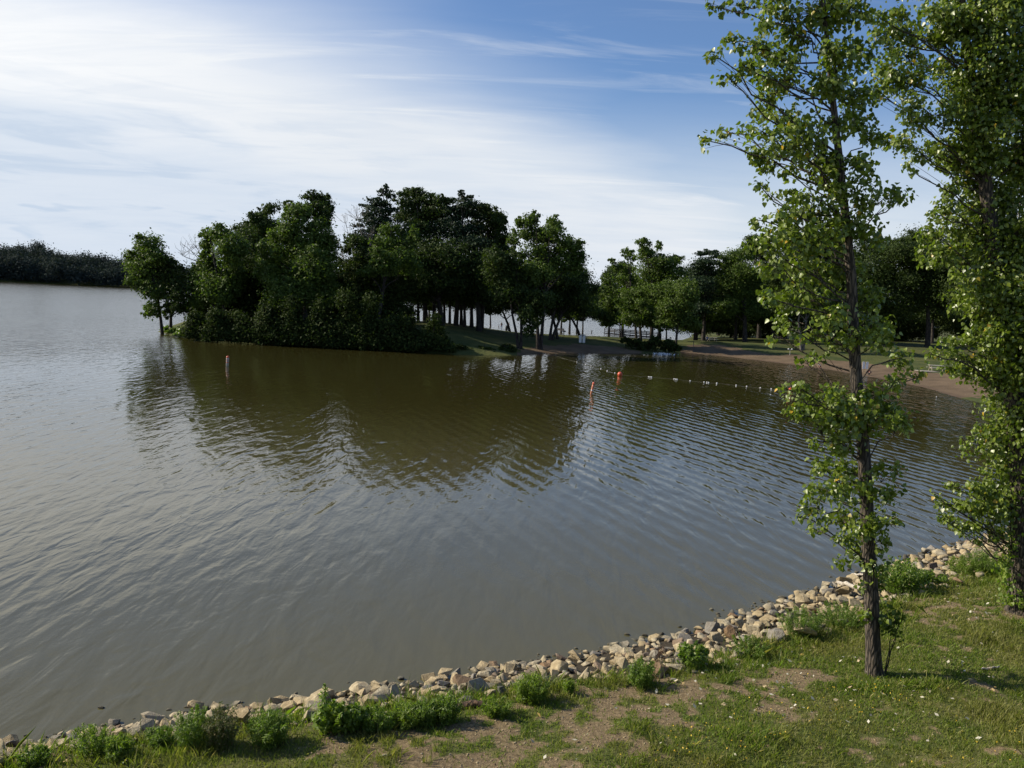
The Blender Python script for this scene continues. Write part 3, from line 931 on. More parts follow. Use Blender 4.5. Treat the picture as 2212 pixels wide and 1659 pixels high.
bare_tree('dead_tree', 'small bare snag leaning out left of the round topped tree', [[(470, 720), (455, 600), (430, 560), (405, 535)], [(435, 568), (400, 555), (390, 548)], [(440, 572), (428, 540), (420, 528)]], 124, (470, 720), 9, 0.12)
far_tree('locust_tree', 'thin leaved dark tree in the gap beside the bare dead tree', 'tree', GP, T1,
         [(2170, 640, 60, 50), (2230, 680, 90, 70), (2130, 720, 50, 60), (2260, 800, 90, 90), (2150, 900, 100, 90), (2250, 980, 120, 120), (2150, 1090, 140, 120)], 129, (775, 735), 0.2, 'oak_leaf', dens=0.75)
# trunk-only stems seen against the far water under the crowns
GT = 'dark trunks seen against the far water'
stems = [(200, 490, 0.17, 'thin'), (300, 490, 0.24, ''), (390, 475, 0.2, ''), (480, 510, 0.24, ''), (560, 500, 0.26, ''), (655, 520, 0.16, ''), (950, 560, 0.2, ''), (1010, 590, 0.18, ''), (1130, 600, 0.22, ''), (1460, 580, 0.13, '')]
TREE_WORDS = ['leftmost thin oak in the row of dark trunks on the rise', 'second dark trunked oak from the left on the rise', 'third dark trunked oak on the rise, leaning left', 'fourth dark trunked oak on the rise', 'stout oak left of the slanting trunk on the rise',
              'slanting slim oak standing alone before the bright water', 'oak close right of the thickest trunk on the rise', 'slim oak between two stout trunks on the rise', 'stout oak left of the widest gap of bright water', 'slim straight oak left of the forked tree by the people']
for (cx, by, r, k), w in zip(stems, TREE_WORDS):
    px, py = 877.8 + 0.124 * cx, 630.9 + 0.124 * by
    p = drop(px, py + 2)
    Y = p[1]
    lob = [(px + rng.uniform(-8, 8), py - 54, 18, 9), (px + rng.uniform(-12, 6), py - 75 + rng.uniform(-8, 8), 26, 18), (px + rng.uniform(-10, 14), py - 98, 24, 20), (px - 6, py - 125, 22, 20)]
    far_tree('oak_tree', w, 'tree', GT, TD, lob, Y, (px + 1, py), r * 1.4, 'oak_leaf', dens=0.7, dy=0.3)
for px, py, r, w in [(1212, 717, 0.2, 'small dark tree beside the grill on the lawn'), (1230, 719, 0.22, 'dark tree with mossy trunk second right of the grill'), (1246, 718, 0.2, 'outermost dark tree right of the grill, last before open water')]:
    p = drop(px, py)
    far_tree('maple_tree', w, 'tree', 'trees between the lawn and the far water', TD, [(px - 5, py - 42, 18, 14), (px + 4, py - 60, 22, 16), (px + 10, py - 84, 26, 20), (px - 4, py - 100, 24, 20), (px + 6, py - 120, 22, 18)], p[1], (px, py), r, 'oak_leaf', dens=0.9, dy=0.3)

# shrubs along the shore of the point
GS = 'shrubs along the shore of the wooded point'
shr = [(368, 712, 16, 7), (398, 717, 16, 9), (425, 705, 26, 30), (470, 712, 30, 34), (520, 716, 34, 34), (575, 712, 36, 42), (630, 715, 36, 44), (690, 718, 40, 46), (745, 720, 38, 48), (800, 724, 40, 44), (850, 728, 38, 40), (890, 734, 34, 28), (935, 728, 30, 26), (955, 745, 26, 16), (1000, 756, 22, 9), (1050, 757, 26, 8), (1095, 755, 20, 9)]
sw = ['low yellow green shrub at the very tip of the point', 'low grassy shrub second from the tip of the point', 'rounded shrub below the two tip trees', 'tall shrub below the round topped tree', 'dark shrub left of the white mooring buoy', 'dark shrub above the white mooring buoy',
      'tall dark shrub right of the white mooring buoy', 'large dark shrub under the tall sunlit tree', 'large dark shrub below the gap with the dead tree', 'large dark shrub under the twin topped tree', 'dark shrub at the foot of the rise', 'dark shrub where the row of trunks begins', 'mid green shrub on the slope below the trunks',
      'low shrub at the water where the slope starts', 'low bank growth left of the water edge trees', 'low bank growth in the middle below the slope', 'low bank growth beside the two stemmed water edge tree']
for k, ((px, py, rx, ry), w) in enumerate(zip(shr, sw)):
    Y = onz(px, min(764, py + ry * 0.9 + 4 if py + ry < 745 else 764), 0.2)[1] + 2.0
    Y = max(112.5, min(Y, 135)) + 1.5
    up = rng.uniform(0.0, 0.9) if k > 2 and ry > 20 else 0
    C = [(px + rng.uniform(-10, 10), py - ry * (.6 + up), rx * .5, ry * .5), (px, py, rx * .8, ry * .7), (px - rx * .5, py + ry * .35, rx * .6, ry * .55), (px + rx * .5, py + ry * .3, rx * .6, ry * .6), (px, py + ry * .5, rx, ry * .45), (px + rng.uniform(-8, 8), py - ry * .5, rx * .5, ry * .5)]
    far_tree('shrub', w, 'shrub', GS, TD, C, Y, (px, py + ry), 0.06, 'weed_leaf' if k < 2 else 'shrub_leaf', size=0.19, dens=1.15, dy=0.12, clump=0.4)
for px, py, rx, ry, w in [(1375, 742, 20, 10, 'leafy bush left of the dark inlet'), (1398, 748, 22, 9, 'bright low bush at the water left of the inlet'), (1415, 737, 16, 11, 'tall bush behind the inlet mouth'), (1444, 745, 18, 13, 'dark bush right of the inlet'), (1458, 752, 14, 8, 'low bush at the edge of the sand beach'), (1352, 735, 14, 6, 'low bush under the end of the footbridge')]:
    far_tree('shrub', w, 'shrub', 'bushes around the small inlet', TD, [(px, py, rx * .8, ry * .7), (px - rx * .5, py + ry * .3, rx * .5, ry * .6), (px + rx * .5, py + ry * .3, rx * .5, ry * .6), (px, py - ry * .5, rx * .5, ry * .5)], 138, (px, py + ry), 0.05, 'shrub_leaf', size=0.2, dens=1.2, dy=0.1, clump=0.4)

for k, (w, lob, Y) in enumerate([
        ('dark undergrowth tree behind the left end of the point', [(440, 600, 34, 30), (480, 640, 40, 34), (440, 670, 34, 30), (520, 600, 36, 34), (500, 680, 40, 30)], 128),
        ('dark undergrowth tree below the round topped tree and the oak', [(545, 590, 40, 36), (590, 630, 44, 36), (545, 660, 44, 34), (610, 680, 44, 32), (570, 700, 40, 26)], 129),
        ('dark undergrowth tree below the tall sunlit tree', [(650, 640, 44, 34), (700, 610, 40, 36), (690, 670, 48, 34), (640, 690, 40, 28), (740, 690, 40, 26)], 128),
        ('dark undergrowth tree below the bare dead tree', [(745, 620, 36, 32), (790, 640, 40, 34), (760, 670, 44, 32), (810, 680, 40, 28), (780, 705, 40, 24)], 127),
        ('dark undergrowth tree below the twin topped tree', [(830, 640, 44, 36), (870, 620, 40, 32), (850, 675, 40, 26), (825, 700, 36, 24), (800, 600, 40, 36)], 128),
        ('dark backing oak left behind the pines', [(560, 520, 36, 34), (620, 560, 44, 38), (690, 560, 40, 40), (800, 560, 40, 40), (850, 570, 44, 40)], 144),
        ('dark backing oak right behind the pines', [(940, 560, 50, 40), (1000, 590, 50, 40), (1060, 580, 46, 40), (960, 625, 50, 28), (1080, 625, 46, 28), (900, 610, 44, 34)], 146),
        ('dark low canopy at the back of the rise, left part', [(900, 640, 30, 18), (940, 645, 30, 18), (985, 648, 30, 17), (920, 615, 40, 24), (970, 620, 40, 24), (1000, 660, 20, 9), (930, 662, 20, 8)], 158),
        ('dark low canopy at the back of the rise, right part', [(1030, 650, 30, 18), (1075, 655, 30, 17), (1115, 660, 28, 15), (1040, 625, 40, 24), (1100, 632, 40, 22), (1060, 672, 18, 8), (1130, 676, 18, 8)], 160),
        ('dark low canopy behind the water edge trees at the lawn', [(1160, 665, 30, 16), (1205, 672, 30, 14), (1250, 676, 28, 13), (1290, 680, 24, 12), (1180, 640, 40, 22), (1240, 648, 40, 22)], 163),
        ('dark backing tree behind the broad light green tree', [(1130, 600, 44, 36), (1190, 610, 44, 36), (1240, 620, 40, 34), (1160, 645, 40, 22), (1230, 655, 40, 22)], 142)]):
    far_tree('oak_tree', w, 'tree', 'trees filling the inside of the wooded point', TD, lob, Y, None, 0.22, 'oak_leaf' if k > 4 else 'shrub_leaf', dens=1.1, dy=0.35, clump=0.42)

# trees behind lawn and beach
GB = 'trees behind the lawn and the beach'
far_tree('maple_tree', 'small tree growing beside the left end of the footbridge', 'tree', GB, T3,
         [(660, 470, 60, 60), (640, 570, 80, 80), (690, 640, 90, 80), (620, 750, 80, 80), (700, 760, 70, 70), (640, 830, 60, 40)], 166, (1316, 712), 0.2, 'green_leaf')
far_tree('cottonwood_tree', 'thin topped pale cottonwood left of the tall trees by the footbridge', 'tree', GB, T3,
         [(690, 290, 40, 25), (810, 210, 60, 35), (850, 260, 50, 40), (730, 350, 50, 40), (830, 360, 60, 60), (770, 440, 60, 50), (860, 470, 70, 60), (800, 530, 60, 40)], 158, (1375, 725), 0.2, 'green_leaf', dens=0.8)
far_tree('cottonwood_tree', 'tallest cottonwood above the footbridge railing', 'tree', GB, T3,
         [(960, 120, 60, 40), (980, 190, 70, 50), (1085, 160, 40, 40), (1010, 270, 110, 70), (1130, 290, 120, 60), (1230, 280, 80, 40), (1060, 400, 170, 110), (1220, 400, 110, 80), (1020, 540, 140, 100)], 152, (1408, 728), 0.3, 'green_leaf')
far_tree('maple_tree', 'round bright bush like tree before the footbridge', 'tree', GB, T3,
         [(900, 590, 130, 70), (840, 680, 110, 80), (980, 690, 120, 90), (860, 790, 110, 70), (980, 810, 90, 60)], 149, (1385, 735), 0.24, 'green_leaf')
far_tree('maple_tree', 'dark tree with slim trunk left of the sand beach', 'tree', GB, T3,
         [(1180, 560, 140, 100), (1260, 660, 140, 110), (1150, 720, 90, 80), (1290, 790, 120, 80), (1180, 830, 100, 60), (1370, 840, 90, 50), (1330, 560, 110, 110)], 143, (1460, 741), 0.2, 'green_leaf', dens=0.95)
far_tree('pine_tree', 'dark open topped pine right of the tall cottonwood', 'tree', GB, T3,
         [(1540, 210, 70, 30), (1470, 220, 60, 22), (1600, 240, 60, 30), (1500, 290, 120, 45), (1440, 340, 90, 40), (1500, 390, 140, 60), (1460, 480, 130, 70), (1500, 590, 150, 90), (1460, 700, 130, 80)], 172, (1520, 722), 0.34, 'pine_needle', flat=0.45, clump=0.42)
far_tree('oak_tree', 'broad dark green oak behind the picnic table with a seated person', 'tree', GB, T3,
         [(1740, 250, 110, 60), (1850, 230, 100, 60), (1700, 340, 100, 80), (1830, 370, 150, 100), (1740, 480, 150, 100), (1900, 520, 140, 120), (1760, 620, 180, 110), (1900, 700, 160, 100), (1650, 700, 130, 90)], 170, (1610, 725), 0.4, 'green_leaf', dens=1.1)
far_tree('oak_tree', 'dark oak whose top knob shows left of the slim poplar', 'tree', GB, T3,
         [(1920, 100, 80, 45), (1980, 130, 90, 50), (1900, 170, 90, 50), (2020, 230, 130, 90), (2080, 400, 150, 140), (2050, 600, 160, 140)], 190, (1640, 722), 0.4, 'oak_leaf')
far_tree('oak_tree', 'dark oak filling the wood straight behind the slim poplar', 'tree', GB, TD,
         [(1730, 540, 50, 30), (1790, 530, 50, 30), (1760, 590, 70, 45), (1700, 600, 50, 40), (1820, 590, 55, 45), (1750, 650, 80, 40)], 178, (1765, 735), 0.42, 'oak_leaf')
far_tree('oak_tree', 'dark oak between the two near poplars, lower left one', 'tree', GB, TD,
         [(1900, 545, 55, 25), (1870, 590, 60, 40), (1940, 590, 60, 45), (1900, 650, 80, 45)], 172, (1890, 738), 0.42, 'oak_leaf')
far_tree('oak_tree', 'dark oak between the two near poplars with the higher top', 'tree', GB, TD,
         [(1990, 520, 45, 24), (1960, 545, 45, 26), (2020, 560, 55, 40), (1990, 620, 70, 50), (2060, 620, 60, 50)], 168, (2005, 735), 0.42, 'oak_leaf')
far_tree('oak_tree', 'dark oak in the wood behind the right poplar', 'tree', GB, TD,
         [(2110, 540, 60, 40), (2160, 520, 60, 40), (2190, 600, 60, 60), (2110, 630, 70, 50)], 160, (2120, 742), 0.42, 'oak_leaf')
far_tree('oak_tree', 'dark oak at the far right edge of the wood', 'tree', GB, TD,
         [(2260, 540, 80, 50), (2230, 600, 70, 60), (2300, 640, 80, 60)], 150, (2250, 750), 0.42, 'oak_leaf')
far_tree('oak_tree', 'low dark tree filling the shade left of the trash barrel', 'tree', GB, TD,
         [(1590, 660, 60, 34), (1560, 690, 40, 22), (1640, 680, 50, 30), (1700, 685, 50, 26), (1480, 700, 30, 20), (1520, 705, 34, 20), (1570, 708, 36, 20), (1620, 710, 36, 20), (1670, 712, 36, 20), (1480, 680, 34, 24)], 196, (1600, 720), 0.3, 'oak_leaf')
far_tree('oak_tree', 'low dark tree filling the shade right of the pale trunk', 'tree', GB, TD,
         [(1800, 680, 60, 30), (1880, 690, 60, 30), (1950, 690, 60, 30), (2040, 690, 60, 34), (1760, 712, 40, 18), (1830, 715, 44, 18), (1900, 718, 44, 18), (1970, 720, 44, 18)], 200, (1850, 730), 0.3, 'oak_leaf')
far_tree('oak_tree', 'low dark tree closing the wood behind the right poplar', 'tree', GB, TD,
         [(2110, 690, 70, 34), (2190, 690, 70, 40), (2280, 700, 80, 50), (2100, 712, 50, 20), (2180, 715, 50, 20)], 190, (2150, 740), 0.3, 'oak_leaf')
far_tree('cottonwood_tree', 'tree with a pale forked trunk on the lawn above the beach', 'tree', GB, TD,
         [(1735, 640, 40, 25), (1700, 655, 35, 22), (1770, 650, 38, 26), (1735, 600, 40, 26)], 144, (1733, 754), 0.24, 'oak_leaf', 'bark_pale', stems=2)
for k, (px, py, w) in enumerate([(1517, 727, 'slim trunked tree at the left border of the shady wood'), (1552, 725, 'second slim trunked tree in the shady wood'), (1586, 728, 'third trunk in the shady wood, right of the picnic table'), (1612, 728, 'thick trunked tree left of the trash barrel'), (1640, 730, 'trunk standing right behind the trash barrel'), (1800, 738, 'trunk in the shade between poplar and pale trunk'), (2013, 742, 'dark leaning trunk seen left of the right poplar')]):
    p = drop(px, py)
    far_tree('oak_tree', w, 'tree', 'trunks in the shady wood', TD, [(px, py - 70, 30, 20), (px - 10, py - 92, 34, 22), (px + 12, py - 110, 34, 24)], p[1], (px, py), 0.3, 'oak_leaf', dens=0.8, dy=0.3)

for px, py, rx, ry, Y, w in [(1340, 690, 34, 18, 170, 'low leafy tree behind the left part of the footbridge'), (1440, 700, 36, 18, 168, 'low leafy tree behind the right end of the footbridge'), (1500, 702, 40, 20, 178, 'low dark bush tree at the left border of the wood'), (1260, 672, 30, 18, 152, 'low hanging tree over the right end of the lawn')]:
    far_tree('maple_tree', w, 'tree', GB, TD, [(px, py - 8, rx * .8, ry), (px - rx * .6, py, rx * .5, ry * .8), (px + rx * .6, py - 4, rx * .5, ry * .8), (px, py - 30, rx * .8, ry)], Y, (px, py + 24), 0.14, 'green_leaf', dens=0.9, dy=0.2)
for px, w in [(1345, 'dark tree closing the gap behind the pale cottonwood'), (1425, 'dark tree closing the gap behind the tall cottonwood'), (1505, 'dark tree closing the gap behind the open topped pine'), (1590, 'dark tree closing the gap behind the broad oak'), (1670, 'dark tree closing the gap left of the slim poplar crown')]:
    dark = [(px, 600, 34, 26), (px - 28, 640, 34, 28), (px + 28, 635, 34, 28), (px, 668, 44, 22), (px + 30, 685, 30, 16), (px - 30, 688, 28, 14)]
    far_tree('oak_tree', w, 'tree', GB, TD, dark, 183, (px, 716), 0.3, 'oak_leaf', dens=1.0, dy=0.25)
# far wood across the lake -------------------------------------------------
def far_wood():
    xs, ys, hs, rs = [], [], [], []
    for row in range(5):
        x = -640 + rng.uniform(0, 8)
        while x < 400:
            d = 4 + row * 16 + rng.uniform(-5, 5)
            env = np.interp(x, [-640, -380, -340, -300, -240, -200, -120, 420], [27, 27, 23, 20, 16, 15, 14, 14])
            hs.append(env * rng.uniform(0.72, 1.06) * (0.72 + 0.07 * row)); xs.append(x); ys.append(far_y(x) + d); rs.append(rng.uniform(5, 8.5))
            x += rng.uniform(7, 13)
    P, Nn = [], []
    for x, y, h, r in zip(xs, ys, hs, rs):
        n = 900
        base = np.array([x, y, 0.6 + (y - far_y(x)) * 0.06])
        lob = [base + [0, 0, h - r * 0.8], base + [rng.uniform(-3, 3), 0, h * 0.55], base + [rng.uniform(-4, 4), -2, h * 0.28]]
        p, q = cloud_leaves(lob, [np.array([r, r, r * 0.8]), np.array([r * 1.1, r, h * 0.3]), np.array([r, r, h * 0.25])], [n, n, n // 2], 1.0, clump=0.4, per=22)
        k = p[:, 2] > 0.2
        P.append(p[k]); Nn.append(q[k])
    P, Nn = np.concatenate(P), np.concatenate(Nn)
    V, F = card_leaves(P, Nn, rng.uniform(0.45, 0.85, len(P)))
    tag(link('far_wood', npmesh('far_wood', V, F), None, [M['hazy_far_leaf']]), 'dark continuous wood along the far shore of the lake', 'wood', kind='stuff')
far_wood()

# ------------------------------------------------------------------ near poplars
def hang_leaves(P, out, size, droop=0.75):
    """pointed heart-shaped leaves that hang on their stalks, folded along the midrib"""
    n = len(P)
    T = unit(np.stack([rng.normal(size=n) * 0.5, rng.normal(size=n) * 0.5, -np.abs(rng.normal(size=n) * 0.3 + droop)], 1) + out * 0.45)
    r = unit(rng.normal(size=(n, 3)) + out * 0.5 + np.array([0, 0, 0.35]))
    S = unit(np.cross(T, r)); Nn = np.cross(S, T)
    s = size[:, None]
    pts = [(0, 0.0, 0), (-0.30, -0.03, 0.06), (-0.50, 0.20, 0.12), (-0.36, 0.52, 0.08), (0, 1.02, -0.05), (0.36, 0.52, 0.08), (0.50, 0.20, 0.12), (0.30, -0.03, 0.06), (0, 0.45, 0)]
    curl = rng.uniform(0.3, 1.6, (n, 1))
    V = np.stack([P + S * (x * s) + T * (y * s) + Nn * (z * s * curl) for x, y, z in pts], 1).reshape(-1, 3)
    f = np.array([(0, 8, 2, 1), (8, 4, 3, 2), (0, 7, 6, 8), (8, 6, 5, 4)])
    F = (np.arange(n)[:, None, None] * 9 + f[None]).reshape(-1, 4)
    return V, F


def poplar(name, label, trunk_px, Y, lobes, base_z, leaf=0.092, dens=1.0, bark='bark', extra_top=()):
    """trunk_px: (x, y, width px).  lobes: list of (transform, [(x,y,rx,ry)...])"""
    TP = np.array([aty(x, y, Y) for x, y, w in trunk_px])
    TR = np.array([w / 2 * Y / FPX for x, y, w in trunk_px])
    TP[0, 2] = base_z - 0.15
    root = empty(name, tuple(TP[0]), label, 'tree')
    o = TP[0].copy()
    # resample trunk with slight irregularity and a root flare
    zz = np.linspace(TP[0, 2], TP[-1, 2], 60)
    tx = np.interp(zz, TP[:, 2], TP[:, 0]) + (vnoise(zz, zz * 0 + Y, 0.8) - 0.5) * 0.10
    tr = np.interp(zz, TP[:, 2], TR) * (1 + 0.45 * np.exp(-(zz - zz[0]) / 0.22))
    # smooth the kinks
    for _ in range(3): tx[1:-1] = (tx[:-2] + 2 * tx[1:-1] + tx[2:]) / 4
    ty = np.full_like(zz, Y) + (vnoise(zz, zz * 0 + 3 * Y, 0.6) - 0.5) * 0.15
    TPs = np.stack([tx, ty, zz], 1)
    tb = Tubes()
    tb.add(TPs - o, tr, 16)
    tw = tb
    LP, LO = [], []
    for T, L in lobes:
        ox, oy, s = T
        for (x, y, rx, ry) in L:
            px, py = ox + s * x, oy + s * y
            c0 = aty(px, py, Y)
            tx0 = np.interp(c0[2], zz, tx)
            dx = abs(c0[0] - tx0)
            yy = Y + rng.uniform(-1, 1) * (0.35 + 0.45 * dx)
            c = aty(px, py, yy)
            R = 1.18 * np.array([s * rx * yy / FPX, s * (rx + ry) / 2 * yy / FPX * 1.0, s * ry * yy / FPX])
            # limb from the trunk, rising outwards
            z0 = max(base_z + 0.6, c[2] - 0.15 - dx * rng.uniform(0.2, 0.75))
            k = np.argmin(abs(zz - z0)); a = TPs[k]
            r0 = min(tr[k] * 0.35, 0.006 + 0.009 * dx)
            limb = bez(a, c, rng.uniform(-0.05, 0.1) * (0.5 + dx), 7, 0.05)
            if dx > 0.8 or (dx > 0.25 and rng.random() < 0.6): tb.add(limb - o, np.linspace(r0, 0.009, 7), 6)
            n = max(8, int(s * s * rx * ry * math.pi * (yy / FPX) ** 2 / (leaf * leaf * 0.62) * 6.0 * dens))
            nt = max(3, n // 16)
            d = unit(rng.normal(size=(nt, 3)))
            ends = c + d * R * rng.uniform(0.55, 1.12, (nt, 1))
            for e in ends:
                m = limb[rng.integers(3, 7)]
                tw.add(bez(m, e, 0.03, 4, 0.015) - o, np.linspace(0.006, 0.0025, 4), 4)
            ii = rng.integers(0, nt, n)
            t = np.sqrt(rng.uniform(0.08, 1.2, (n, 1)))
            src = limb[5][None] if False else c[None]
            p = src + (ends[ii] - src) * t + rng.normal(size=(n, 3)) * (0.035 + 0.13 * R.mean())
            LP.append(p); LO.append(unit(p - c - np.array([0, 0, 0.0])))
    LP, LO = np.concatenate(LP), np.concatenate(LO)
    k = LP[:, 2] > base_z + 0.15
    LP, LO = LP[k], LO[k]
    tk = tb.build('trunk', M[bark], root)
    V, F = hang_leaves(LP - o, LO, leaf * rng.uniform(0.55, 1.2, len(LP)))
    link('crown', npmesh('crown', V, F), root, [M['poplar_leaf']])
    return root


C6 = (1481.0, 0.0, 0.3303)
C7 = (1645.8, 877.8, 0.39676)
C9 = (1865.0, 0.0, 0.2977)
CA = (1975.0, 493.7, 0.1984)
C8 = (1920.0, 1042.0, 0.1984)
p1_lobes = [
    (C6, [(330, 20, 110, 40), (180, 40, 35, 30), (650, 70, 150, 90), (900, 80, 200, 100), (1100, 60, 120, 70), (520, 150, 50, 60), (350, 270, 90, 40), (200, 370, 45, 45), (480, 320, 130, 60), (260, 490, 60, 45), (380, 430, 90, 50),
          (620, 400, 130, 80), (720, 230, 130, 90), (560, 500, 90, 50), (640, 530, 120, 60), (540, 620, 110, 55), (1000, 430, 130, 110), (900, 560, 100, 70), (1130, 330, 90, 90), (620, 760, 170, 70), (480, 720, 60, 50), (500, 860, 140, 45), (270, 865, 80, 30), (140, 920, 35, 40),
          (800, 850, 130, 80), (700, 950, 180, 80), (500, 990, 110, 50), (560, 1060, 110, 50), (1080, 650, 150, 90), (1150, 780, 90, 80), (1210, 900, 60, 70), (680, 1110, 60, 40), (850, 1050, 130, 90), (900, 1180, 120, 80), (800, 1270, 90, 60), (490, 1220, 50, 30), (560, 1280, 35, 30), (680, 1250, 50, 30),
          (1180, 1180, 80, 90), (1130, 1080, 80, 60), (1320, 1280, 90, 60), (1440, 1270, 40, 35), (1150, 1340, 90, 70), (640, 1390, 100, 60), (490, 1440, 50, 35), (760, 1390, 130, 70), (950, 1420, 130, 80), (640, 1500, 130, 70), (850, 1560, 180, 90), (1150, 1470, 110, 80), (1220, 1580, 60, 55), (520, 1600, 70, 50)]),
    (T4, [(80, 100, 110, 80), (300, 90, 170, 100), (600, 90, 180, 100), (860, 60, 90, 70), (940, 130, 60, 50), (60, 300, 90, 90), (300, 300, 180, 120), (520, 380, 140, 130), (60, 560, 70, 80), (250, 580, 170, 100), (430, 600, 160, 110), (600, 740, 140, 100), (860, 560, 130, 130), (900, 770, 130, 110), (1010, 930, 120, 90), (160, 740, 70, 60), (90, 880, 35, 50), (250, 830, 60, 50),
          (450, 880, 100, 70), (640, 930, 90, 60), (350, 1070, 40, 40), (480, 1060, 70, 45), (1130, 1060, 110, 70), (1290, 1210, 55, 35), (1120, 1230, 110, 70), (160, 1300, 35, 30), (310, 1300, 100, 60), (400, 1400, 160, 80), (590, 1300, 100, 70), (700, 1420, 170, 100), (270, 1500, 90, 60), (900, 1340, 120, 90), (1000, 1450, 120, 90), (600, 1570, 180, 80), (850, 1600, 130, 70), (1120, 1570, 110, 70)]),
    (C7, [(230, 30, 100, 40), (430, 60, 150, 60), (640, 60, 110, 50), (770, 100, 45, 35), (410, 200, 110, 60), (300, 190, 40, 25), (340, 340, 70, 45), (470, 330, 80, 60), (360, 440, 110, 70), (490, 430, 90, 60), (690, 360, 70, 45), (680, 460, 80, 45), (310, 560, 70, 60), (210, 600, 25, 25), (430, 600, 110, 70), (540, 640, 90, 60), (660, 620, 80, 55), (745, 620, 30, 25), (270, 680, 40, 30), (470, 720, 60, 45), (560, 780, 80, 60), (650, 750, 45, 40), (440, 840, 35, 28), (610, 870, 60, 50), (600, 970, 50, 70), (640, 1070, 55, 70), (590, 1140, 30, 50), (690, 1160, 40, 50)])]
b1 = drop(1890, 1456)
poplar('poplar_tree', 'slim near poplar with leafy sleeves on its leaning trunk, in front of the beach',
       [(1890, 1456, 33), (1882, 1300, 31), (1874, 1150, 29), (1868, 960, 27), (1852, 820, 25), (1842, 680, 23), (1832, 540, 20), (1822, 420, 17), (1805, 270, 14), (1793, 140, 11), (1780, 0, 8), (1768, -140, 5), (1760, -260, 3)], b1[1], p1_lobes +
       [(TD, [(1760, -60, 60, 40), (1800, -130, 50, 50), (1750, -200, 40, 50), (1840, -50, 50, 40), (1690, -40, 40, 25)] + [(1786 + k * 6.2, 30 + k * 78, 34, 28) for k in range(10)])], b1[2], dens=0.72)

p2_lobes = [
    (C9, [(120, 130, 70, 50), (240, 110, 80, 70), (150, 250, 100, 100), (280, 250, 80, 70), (300, 400, 120, 80), (190, 520, 140, 90), (90, 640, 80, 70), (330, 590, 110, 100), (340, 780, 80, 110), (380, 900, 50, 70), (300, 1010, 75, 80), (180, 1020, 90, 45), (520, 100, 110, 80), (650, 150, 140, 110), (800, 120, 140, 100), (470, 240, 90, 60), (560, 320, 60, 35), (900, 300, 130, 130), (600, 490, 110, 70), (740, 590, 160, 90), (950, 500, 140, 110), (1100, 420, 80, 130), (690, 790, 140, 150), (850, 880, 160, 130), (490, 860, 50, 50), (650, 1060, 140, 90), (490, 1080, 100, 50), (335, 1210, 45, 40), (430, 1150, 70, 35), (570, 1180, 100, 50), (750, 1140, 140, 110), (900, 1130, 130, 130), (1000, 790, 140, 100), (1060, 920, 90, 60), (950, 680, 90, 40), (1120, 680, 40, 90), (800, 1330, 110, 90), (640, 1380, 70, 60), (490, 1540, 35, 35), (620, 1500, 90, 60), (640, 1610, 120, 60), (850, 1530, 150, 100), (1000, 1420, 90, 110), (930, 40, 100, 60), (1080, 80, 90, 70)]),
    (CA, [(150, 80, 110, 90), (420, 80, 180, 100), (680, 90, 180, 100), (930, 110, 180, 120), (80, 270, 90, 70), (260, 310, 150, 110), (500, 320, 180, 110), (1080, 330, 80, 80), (1130, 150, 80, 100), (550, 530, 160, 100), (780, 590, 170, 110), (1040, 560, 130, 130), (480, 740, 110, 80), (740, 790, 160, 100), (1000, 830, 160, 130), (420, 860, 45, 50), (700, 980, 110, 80), (950, 1060, 170, 110), (620, 1100, 45, 35), (300, 1200, 50, 40), (420, 1240, 70, 45), (640, 1220, 130, 80), (850, 1230, 140, 110), (1050, 1230, 130, 110), (180, 1360, 35, 45), (330, 1370, 110, 70), (590, 1390, 150, 90), (850, 1410, 160, 100), (1050, 1430, 130, 110), (380, 1510, 90, 60), (600, 1570, 150, 80), (850, 1590, 150, 80), (1060, 1590, 120, 80)]),
    (C8, [(680, 40, 80, 45), (880, 70, 150, 65), (1130, 90, 150, 80), (520, 160, 50, 40), (600, 230, 50, 40), (710, 240, 100, 70), (900, 240, 150, 100), (1130, 270, 150, 110), (540, 370, 60, 45), (680, 420, 110, 60), (850, 470, 130, 60), (1040, 470, 130, 70), (1190, 510, 100, 60), (780, 560, 40, 35), (990, 610, 90, 35), (1120, 620, 60, 40), (1420, 150, 60, 150), (1440, 450, 60, 120), (1300, 400, 100, 100)])]
b2 = drop(2206, 1322)
poplar('poplar_tree', 'stout near poplar at the right with a broad leafy crown and dark vine clad trunk',
       [(2206, 1322, 52), (2206, 1200, 48), (2206, 1050, 44), (2196, 900, 41), (2180, 760, 38), (2152, 590, 33), (2135, 440, 29), (2116, 300, 24), (2093, 140, 19), (2080, 20, 14), (2070, -100, 9), (2060, -240, 4)], b2[1], p2_lobes +
       [(TD, [(2050, -50, 70, 40), (2120, -40, 70, 40), (2180, -20, 50, 40), (2080, -120, 60, 50), (2060, -200, 50, 50), (2250, 100, 60, 80), (2260, 300, 60, 100), (2270, 550, 60, 100), (2270, 750, 60, 100), (2280, 900, 60, 80)] + [(2205 + (k % 3) * 22, -20 + k * 62, 40, 36) for k in range(17)] + [(x, y, 55, 45) for y, x in [(40, 2075), (40, 2150), (120, 2130), (200, 2090), (200, 2170), (280, 2140), (350, 2110), (350, 2180), (430, 2150), (500, 2130), (500, 2195), (570, 2165), (640, 2140), (640, 2200), (720, 2180), (800, 2160), (800, 2205), (870, 2190), (950, 2150), (950, 2205), (1020, 2190), (1080, 2160)]])], b2[2], dens=0.85)

